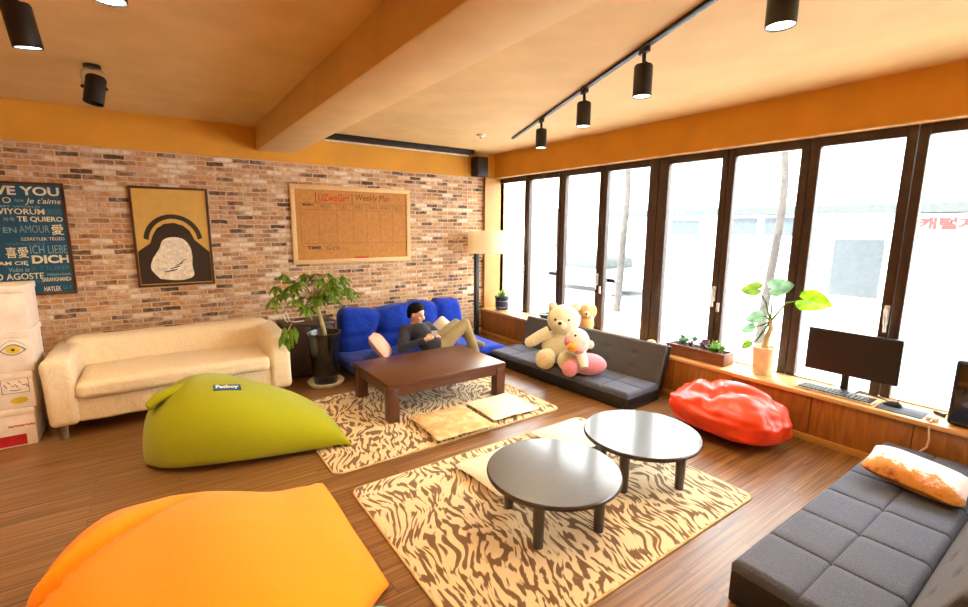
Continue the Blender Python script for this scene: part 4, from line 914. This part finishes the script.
tag(MB().tube([(1.13, 5.4, .634), (1.10, 5.38, .66), (1.095, 5.38, .72), (1.115, 5.38, .76), (1.13, 5.38, .72), (1.14, 5.37, .65), (1.20, 5.36, .636), (1.3, 5.38, .635)], .007, 6).build('white_cable', M['plasticw']), 'loop of white cable standing on the dark cabinet top', 'cable')
t = thing('potted_tree', (1.385, 4.93, 0), 'leafy pachira plant in a tall glossy black pot between the two sofas', 'potted plant')
pc = (1.385, 4.93, 0)
MB().lathe([(0, .0), (.16, .0), (.185, .03), (.19, .05), (.18, .052), (.15, .02), (0, .02)], pc, 40).build('saucer', M['saucer'], t)
MB().lathe([(0, .022), (.115, .022), (.125, .04), (.165, .53), (.178, .56), (.178, .58), (.165, .58), (.155, .545), (.15, .53), (0, .53)], pc, 40).build('pot', M['potblack'], t)
MB().lathe([(0, .528), (.15, .528), (.1, .54), (0, .545)], pc, 24).build('soil', M['soil'], t)
m = MB(); tr = [(1.40, 4.93, .53), (1.375, 4.92, .66), (1.345, 4.92, .80), (1.31, 4.93, .93), (1.28, 4.93, 1.02)]
m.tube(tr, [.024, .021, .018, .015, .010], 10)
lm = MB(); rnd = random.Random(5)
br = []
for k in range(30):
    a = k*2.4; h = rnd.uniform(.80, 1.06)
    i = min(3, int((h-.53)/.125)); base = Vector(tr[i])+(Vector(tr[i+1])-Vector(tr[i]))*(((h-.53)/.125)-i if i < 3 else .5)
    L = rnd.uniform(.12, .38); rise = rnd.uniform(.0, .24)
    end = base+Vector((math.cos(a)*L, math.sin(a)*L*.75, rise)); br.append((base, end, a))
# long drooping branches left and right as in the picture
for dx, dy, dz in ((-.42, -.08, .05), (-.36, .05, .16), (.40, -.05, .05), (.34, .1, .20), (-.20, -.18, .22), (.14, -.2, .24), (.05, .1, .26)):
    base = Vector(tr[3]); br.append((base, base+Vector((dx, dy, dz)), math.atan2(dy, dx)))
for base, end, a in br:
    mid = (base+end)/2+Vector((0, 0, .06)); m.tube([base, mid, end], [.006, .004, .003], 5)
    out = Vector((math.cos(a), math.sin(a), 0))
    for j in range(7):
        b_ = a+(j-3)*.7; d = Vector((math.cos(b_), math.sin(b_), rnd.uniform(-.8, .05)))
        leaf(lm, end, d, (0, 0, 1), rnd.uniform(.09, .145), rnd.uniform(.015, .023), rnd.uniform(.2, .7))
# low trailing twig at the left
base = Vector((1.24, 4.90, .86)); end = Vector((.96, 4.62, .70)); m.tube([Vector(tr[3]), base, (1.07, 4.74, .82), end], [.006, .005, .004, .003], 5)
for j in range(11):
    leaf(lm, end+Vector((rnd.uniform(-.05, .07), rnd.uniform(-.03, .04), rnd.uniform(-.05, .05))), (rnd.uniform(-.6, .4), rnd.uniform(-.4, .2), -1), (.3, 1, .2), rnd.uniform(.09, .15), .022, .2)
m.build('trunk', M['bark'], t); lm.build('foliage', M['leaf'], t)

# ------------------------------------------------------------------ floor lamp
t = thing('floor_lamp', (3.90, 5.72, 0), 'floor lamp with cream drum shade and black square post in the corner by the windows', 'floor lamp')
MB().box(3.76, 4.01, 5.60, 5.85, .0, .02, .004).build('base', M['black'], t)
MB().box(3.855, 3.915, 5.69, 5.75, .02, 1.62, .003).build('post', M['black'], t)
MB().tube([(3.885, 5.72, 1.60), (4.06, 5.70, 1.60)], .010, 8).tube([(4.06, 5.70, 1.60), (4.06, 5.70, 1.48)], .016, 10).build('arm', M['black'], t)
n = 48; r = .285; prof = [(r, 1.31), (r, 1.64), (r-.006, 1.64), (r-.006, 1.31), (r, 1.31)]
MB().loft([[(4.06+q_*math.cos(2*PI*k/n), 5.70+q_*math.sin(2*PI*k/n), z) for k in range(n)] for q_, z in prof], cap=False).build('lamp_shade', M['shade'], t)
MB().ball((4.06, 5.70, 1.45), (.035, .035, .05), 10).build('bulb', M['plasticw'], t)

# ------------------------------------------------------------------ storage boxes
def carton(z0, h, dx, dy, label, art):
    x0, x1, y0, y1 = -1.52+dx, -.865+dx, 4.80+dy, 5.22+dy
    t = thing('storage_box', ((x0+x1)/2, (y0+y1)/2, z0), label, 'box', 'white printed boxes stacked left of the cream sofa')
    MB().box(x0, x1, y0, y1, z0, z0+h-.035, .006).build('box_body', M['carton'], t)
    MB().box(x0-.006, x1+.006, y0-.006, y1+.006, z0+h-.05, z0+h-.001, .006).build('lid', M['carton'], t)
    yf = y0-.0012
    def rect(a, c, b0, b1, mat, nm, y=yf): MB().add([(a, y, b0), (c, y, b0), (c, y, b1), (a, y, b1)], [(0, 1, 2, 3)]).build(nm, M[mat], t, smooth=False)
    xm = x1-.205
    rect(x0+.01, xm, z0+.03, z0+h-.065, 'cartongrey', 'grey_print')
    if art == 'rust':
        rect(x0+.01, x1-.06, z0+.012, z0+.095, 'cartonred', 'red_print', yf-.0006)
        mb = MB()
        for k in range(5): mb.add([(xm+.05+.03*k, yf-.0006, z0+.16+.006*(k % 2)), (xm+.08+.03*k, yf-.0006, z0+.155), (xm+.085+.03*k, yf-.0006, z0+.17), (xm+.055+.03*k, yf-.0006, z0+.175)], [(0, 1, 2, 3)])
        mb.build('rust_drawing', M['cartonpink'], t, smooth=False)
    if art == 'face':
        rect(xm-.17, xm-.02, z0+.02, z0+.12, 'cartonorange', 'orange_print', yf-.0006)
        mb = MB(); cx, cz = xm+.105, z0+.18
        pts = [(cx-.075, yf-.0006, cz-.055), (cx+.075, yf-.0006, cz-.055), (cx+.075, yf-.0006, cz+.065), (cx-.075, yf-.0006, cz+.065), (cx-.075, yf-.0006, cz-.055)]
        mb.tube(pts, .002, 4)
        for k in range(7): a0 = (cx-.06+.02*k, yf-.0006, cz+.02+.02*math.sin(k*2)); mb.tube([a0, (a0[0]+.015, a0[1], a0[2]-.03+.01*(k % 3))], .0025, 4)
        mb.tube([(cx-.03, yf-.0006, cz-.03), (cx, yf-.0006, cz-.036), (cx+.03, yf-.0006, cz-.03)], .0025, 4); mb.build('line_drawing', M['cartonink'], t)
        mb = MB(); mb.add([(cx+.01+.05*math.cos(k*PI/10), yf-.0006, z0+.065+.026*math.sin(k*PI/10)) for k in range(20)], [tuple(range(20))]); mb.build('yellow_spot', M['cartonyellow'], t, smooth=False)
    if art == 'eye':
        rect(xm-.17, xm-.01, z0+.02, z0+.12, 'cartonorange', 'orange_print', yf-.0006)
        cx, cz = xm+.105, z0+.175
        up_ = [(cx-.07+.14*k/12, yf-.0008, cz-.005+.045*math.sin(PI*k/12)) for k in range(13)]; lo_ = [(cx-.07+.14*k/12, yf-.0008, cz-.005-.035*math.sin(PI*k/12)) for k in range(13)]
        MB().tube(up_, .003, 4).tube(lo_, .0025, 4).tube([(p[0], p[1], p[2]+.03) for p in up_], .0015, 4).build('eye_outline', M['cartonink'], t)
        MB().add([(cx+.038*math.cos(k*PI/12), yf-.0006, cz+.029*math.sin(k*PI/12)) for k in range(24)], [tuple(range(24))]).build('iris', M['cartonyellow'], t, smooth=False)
        MB().add([(cx+.011*math.cos(k*PI/8), yf-.0010, cz+.011*math.sin(k*PI/8)) for k in range(16)], [tuple(range(16))]).build('pupil', M['cartonink'], t, smooth=False)
    if art == 'red':
        rect(xm-.30, xm-.03, z0+.05, z0+.15, 'cartonred', 'red_print', yf-.0006)
        mb = MB()
        for k in range(5): mb.tube([(xm-.13+.02*k, yf-.0006, z0+.25+.01*(k % 2)), (xm-.12+.02*k, yf-.0006, z0+.235)], .0025, 4)
        mb.build('pink_drawing', M['cartonpink'], t)
carton(0, .30, -.02, 0, 'bottom white storage box with a red band and rust drawing, on the floor', 'rust')
carton(.30, .285, -.0, .0, 'white storage box with a drawn face and yellow spot, second from the floor', 'face')
carton(.585, .315, .02, .0, 'white storage box printed with a green-yellow eye, third from the floor', 'eye')
carton(.90, .335, .02, .02, 'topmost plain white storage box with a red rectangle, top of the stack', 'red')

# ------------------------------------------------------------------ sill things
S = SILL
t = thing('potted_succulent', (4.36, 5.70, S), 'spiky green succulent in a banded slate blue pot at the corner end of the sill', 'potted plant')
pc = (4.36, 5.70, S)
MB().lathe([(0, 0), (.115, 0), (.12, .008), (0, .012)], pc, 28).build('saucer', M['saucer'], t)
MB().lathe([(0, .012), (.09, .012), (.105, .04), (.11, .10), (.107, .17), (.112, .19), (.118, .215), (.105, .215), (.10, .19), (0, .19)], pc, 32).build('pot', M['slatepot'], t)
for z in (.055, .15): MB().lathe([(.1085, z-.008), (.1125, z-.004), (.1125, z+.004), (.1085, z+.008)], pc, 32).build('band', M['slateband'], t)
lm = MB(); rnd = random.Random(3)
for k in range(30):
    a = k*2.4; e_ = .25+.9*(k/30); leaf(lm, Vector(pc)+Vector((0, 0, .20)), (math.cos(a)*math.cos(e_), math.sin(a)*math.cos(e_), math.sin(e_)), (0, 0, 1.0) if e_ < 1.2 else (1, 0, 0), rnd.uniform(.13, .21), .018, .12)
lm.build('leaves', M['leaf'], t)
t = thing('bowl_planter', (4.38, 4.70, S), 'small dark teal bowl with a succulent on the sill behind the teddy bear', 'potted plant')
pc = (4.38, 4.70, S)
MB().lathe([(0, 0), (.06, 0), (.075, .02), (.115, .09), (.12, .10), (.108, .10), (.1, .085), (0, .085)], pc, 28).build('bowl', M['tealpot'], t)
lm = MB()
for k in range(14):
    a = k*2.4; leaf(lm, Vector(pc)+Vector((.03, -.03, .085)), (math.cos(a), math.sin(a), .9), (0, 0, 1), .075, .016, .1)
for k in range(3): leaf(lm, Vector(pc)+Vector((-.02, -.06, .085)), (.1*(k-1), -.2, 1), (1, 0, 0), .20-.03*k, .014, .0)
lm.build('leaves', M['leafmint'], t)
# planter trough
t = thing('planter_box', (4.36, 2.45, S), 'long brown wooden planter box of mixed succulents on the sill', 'planter')
a0, a1, b0, b1 = 4.27, 4.44, 2.16, 2.74
m = MB(); m.box(a0, a1, b0, b1, S+.012, S+.025); m.box(a0-.008, a0+.012, b0, b1, S, S+.115, .003); m.box(a1-.012, a1+.008, b0, b1, S, S+.115, .003); m.box(a0-.008, a1+.008, b0-.012, b0+.006, S, S+.115, .003); m.box(a0-.008, a1+.008, b1-.006, b1+.012, S, S+.115, .003)
m.box(a0-.016, a0+.014, b0-.018, b1+.018, S+.098, S+.118, .003); m.build('trough', M['planter'], t)
MB().box(a0+.01, a1-.01, b0+.005, b1-.005, S+.025, S+.10).build('soil', M['soil'], t)
rnd = random.Random(9)
for name, mat, cnt, ys_ in (('green_rosette', 'leafsucc', 6, (2.19, 2.40)), ('purple_rosette', 'leafpurple', 4, (2.38, 2.56)), ('pale_rosette', 'leafmint', 6, (2.52, 2.72))):
    for c in range(cnt):
        lm = MB()
        p = Vector((rnd.uniform(a0+.03, a1-.03), rnd.uniform(*ys_), S+.10)); hh = rnd.uniform(.0, .06)
        lm.tube([p, p+Vector((0, 0, hh+.01))], .005, 5)
        for k in range(16):
            a = k*2.4; e_ = .15+1.2*k/16; leaf(lm, p+Vector((0, 0, hh)), (math.cos(a)*math.cos(e_), math.sin(a)*math.cos(e_), math.sin(e_)), (0, 0, 1) if e_ < 1.2 else (1, 0, 0), rnd.uniform(.04, .07), .016, -.1)
        lm.build(name, M[mat], t)
# taro plant
t = thing('potted_taro', (4.38, 1.93, S), 'big-leaved taro plant in a tall cream pot on the sill beside the planter box', 'potted plant')
pc = (4.38, 1.93, S)
MB().lathe([(0, 0), (.073, 0), (.078, .01), (.095, .235), (.095, .25), (.085, .25), (.083, .225), (0, .225)], pc, 32).build('pot', M['whitepot'], t)
m = MB(); m.tube([(4.38, 1.93, S+.22), (4.375, 1.92, S+.34), (4.39, 1.90, S+.42), (4.385, 1.91, S+.50)], [.03, .024, .02, .014], 10); m.build('trunk', M['bark'], t)
lm = MB(); st = MB()
def bigleaf(mb, tip0, ctr, d, upv, L, wid, pts=11):
    base = Vector(ctr); d = Vector(d).normalized(); side = d.cross(Vector(upv)).normalized(); nrm = side.cross(d)
    prof = [(-.22, .0, .28), (-.10, 0, .42), (.05, 0, .5), (.22, 0, .5), (.4, 0, .46), (.58, 0, .38), (.75, 0, .26), (.9, 0, .12), (1.0, 0, .0)]
    v = []
    for tt, i0, w in prof:
        c = base+d*(tt*L)-nrm*(.10*L*max(0, tt)**2); inner = 0.10*L if tt < -.15 else (.03*L if tt < -.05 else 0)
        for s in (-1, -.5, -.0001, .0001, .5, 1):
            ww = wid*w*2*abs(s) if abs(s) > .01 else 0
            ww = max(ww, inner)
            v.append(c+side*math.copysign(ww, s)+nrm*(.10*wid*abs(s)))
    f = [(i*6+k, i*6+k+1, i*6+k+7, i*6+k+6) for i in range(8) for k in (0, 1, 3, 4)]
    f += [(i*6+2, i*6+3, i*6+9, i*6+8) for i in range(2, 8)]
    mb.add(v, f)
top = Vector((4.385, 1.91, S+.50))
def stalk(end, mid): st.tube([top-Vector((0, 0, .02)), Vector(mid), Vector(end)], [.010, .007, .005], 8)
lv = [((4.36, 1.66, 1.12), (4.38, 1.80, 1.07), (.05, -1, -.12), (-.85, .1, .9), .20, .115, 'leaflime'),
      ((4.34, 2.02, 1.17), (4.38, 1.96, 1.05), (-.15, 1, -.12), (-.75, -.4, .7), .15, .075, 'leaf'),
      ((4.42, 1.93, 1.18), (4.40, 1.92, 1.06), (.35, -.75, .25), (-.8, -.3, .6), .16, .09, 'leafmint'),
      ((4.34, 1.98, .93), (4.36, 1.95, .94), (-.2, 1, -.35), (-.75, -.3, .7), .13, .065, 'leafmint'),
      ((4.34, 2.03, .82), (4.37, 1.99, .84), (-.1, 1, -.5), (-.75, -.3, .7), .11, .05, 'leafmint'),
      ((4.33, 2.04, .68), (4.36, 2.0, .70), (-.3, .6, -.7), (-.8, -.3, .4), .09, .035, 'leaf')]
for ctr, mid, d, u_, L, wd, mt in lv:
    stalk(ctr, mid); mb = MB(); bigleaf(mb, None, ctr, d, u_, L, wd); mb.build('leaf', M[mt], t)
st.build('stalks', M['leaf'], t)
t.location.y -= .075
# computer
t = thing('computer_monitor', (4.44, 1.24, S), 'wide black flat computer monitor on the window bench', 'monitor')
MB().box(4.415, 4.445, .935, 1.545, .545, .895, .006).build('housing', M['plasticb'], t)
MB().box(4.413, 4.4155, .952, 1.528, .565, .88).build('screen', M['screen'], t)
m = MB().box(4.446, 4.47, 1.24, 1.29, S+.012, .62, .006); m.build('stand_neck', M['plasticb'], t)
m = MB(); m.box(4.40, 4.53, 1.18, 1.34, S, S+.014, .005); m.build('stand_foot', M['plasticb'], t)
t = thing('keyboard', (4.31, 1.32, S), 'black computer keyboard in front of the monitor', 'keyboard')
kx0, kx1, ky0, ky1 = 4.225, 4.39, 1.02, 1.53
MB().box(kx0, kx1, ky0, ky1, S, S+.014, .004).build('case', M['cartongrey'], t)
ks = MB()
for r in range(5):
    for c in range(17):
        yy = ky0+.012+c*(ky1-ky0-.024)/17; xx = kx0+.012+r*(kx1-kx0-.02)/5; ks.box(xx, xx+.021, yy, yy+.022, S+.012, S+.022)
ks.build('keys', M['key'], t)
o = tag(MB().box(4.215, 4.40, .74, 1.00, S, S+.005, .002).build('mouse_mat', M['pad']), 'grey rectangular mouse mat on the bench right of the keyboard', 'mouse mat')
t = thing('computer_mouse', (4.35, .93, S+.005), 'black computer mouse on the grey mouse mat', 'mouse')
MB().ball((4.35, .93, S+.006), (.036, .058, .038), 12, lambda p: (p.x, p.y, max(0, p.z)*(1-.25*p.y))).build('shell', M['plasticb'], t)
MB().lathe([(0, -.005), (.01, -.005), (.01, .005), (0, .005)], n=12).xf(Matrix.Translation((4.335, .90, S+.043)) @ Matrix.Rotation(PI/2, 4, 'X')).build('wheel', M['key'], t)
tag(MB().tube([(4.40, .95, S+.01), (4.46, 1.0, S+.006), (4.50, 1.08, S+.005), (4.49, 1.18, S+.005)], .004, 6).build('mouse_cable', M['plasticb']), 'thin dark cable running from the mouse behind the monitor', 'cable')
t = thing('computer_tower', (4.37, .45, S), 'tall black computer tower at the right end of the bench', 'computer')
MB().box(4.235, 4.50, .28, .625, S+.008, .86, .02, 3).build('case', M['plasticb'], t)
MB().box(4.226, 4.237, .30, .605, S+.03, .84, .006).build('front_panel', M['blackgloss'], t)
MB().box(4.30, 4.44, .31, .59, S, S+.01).build('feet', M['plasticb'], t)
t = thing('power_adapter', (4.25, .70, S), 'small white plug adapter with a cord hanging over the bench edge', 'adapter')
MB().box(4.225, 4.275, .665, .725, S, S+.028, .006).build('plug', M['plasticw'], t)
MB().tube([(4.225, .69, S+.014), (4.185, .69, S+.008), (4.172, .69, S-.03), (4.17, .68, .30), (4.172, .685, .24), (4.168, .72, .19), (4.165, .79, .16), (4.16, .86, .13)], .006, 8).build('cord', M['cord'], t)
tag(MB().tube([(4.40, .66, S+.012), (4.42, .69, S+.012), (4.44, .72, S+.012)], .012, 8).tube([(4.44, .70, S+.010), (4.46, .64, S+.006), (4.48, .60, S+.006)], .004, 6).build('black_plug', M['plasticb']), 'short black plug and lead lying on the sill beside the tower', 'plug')
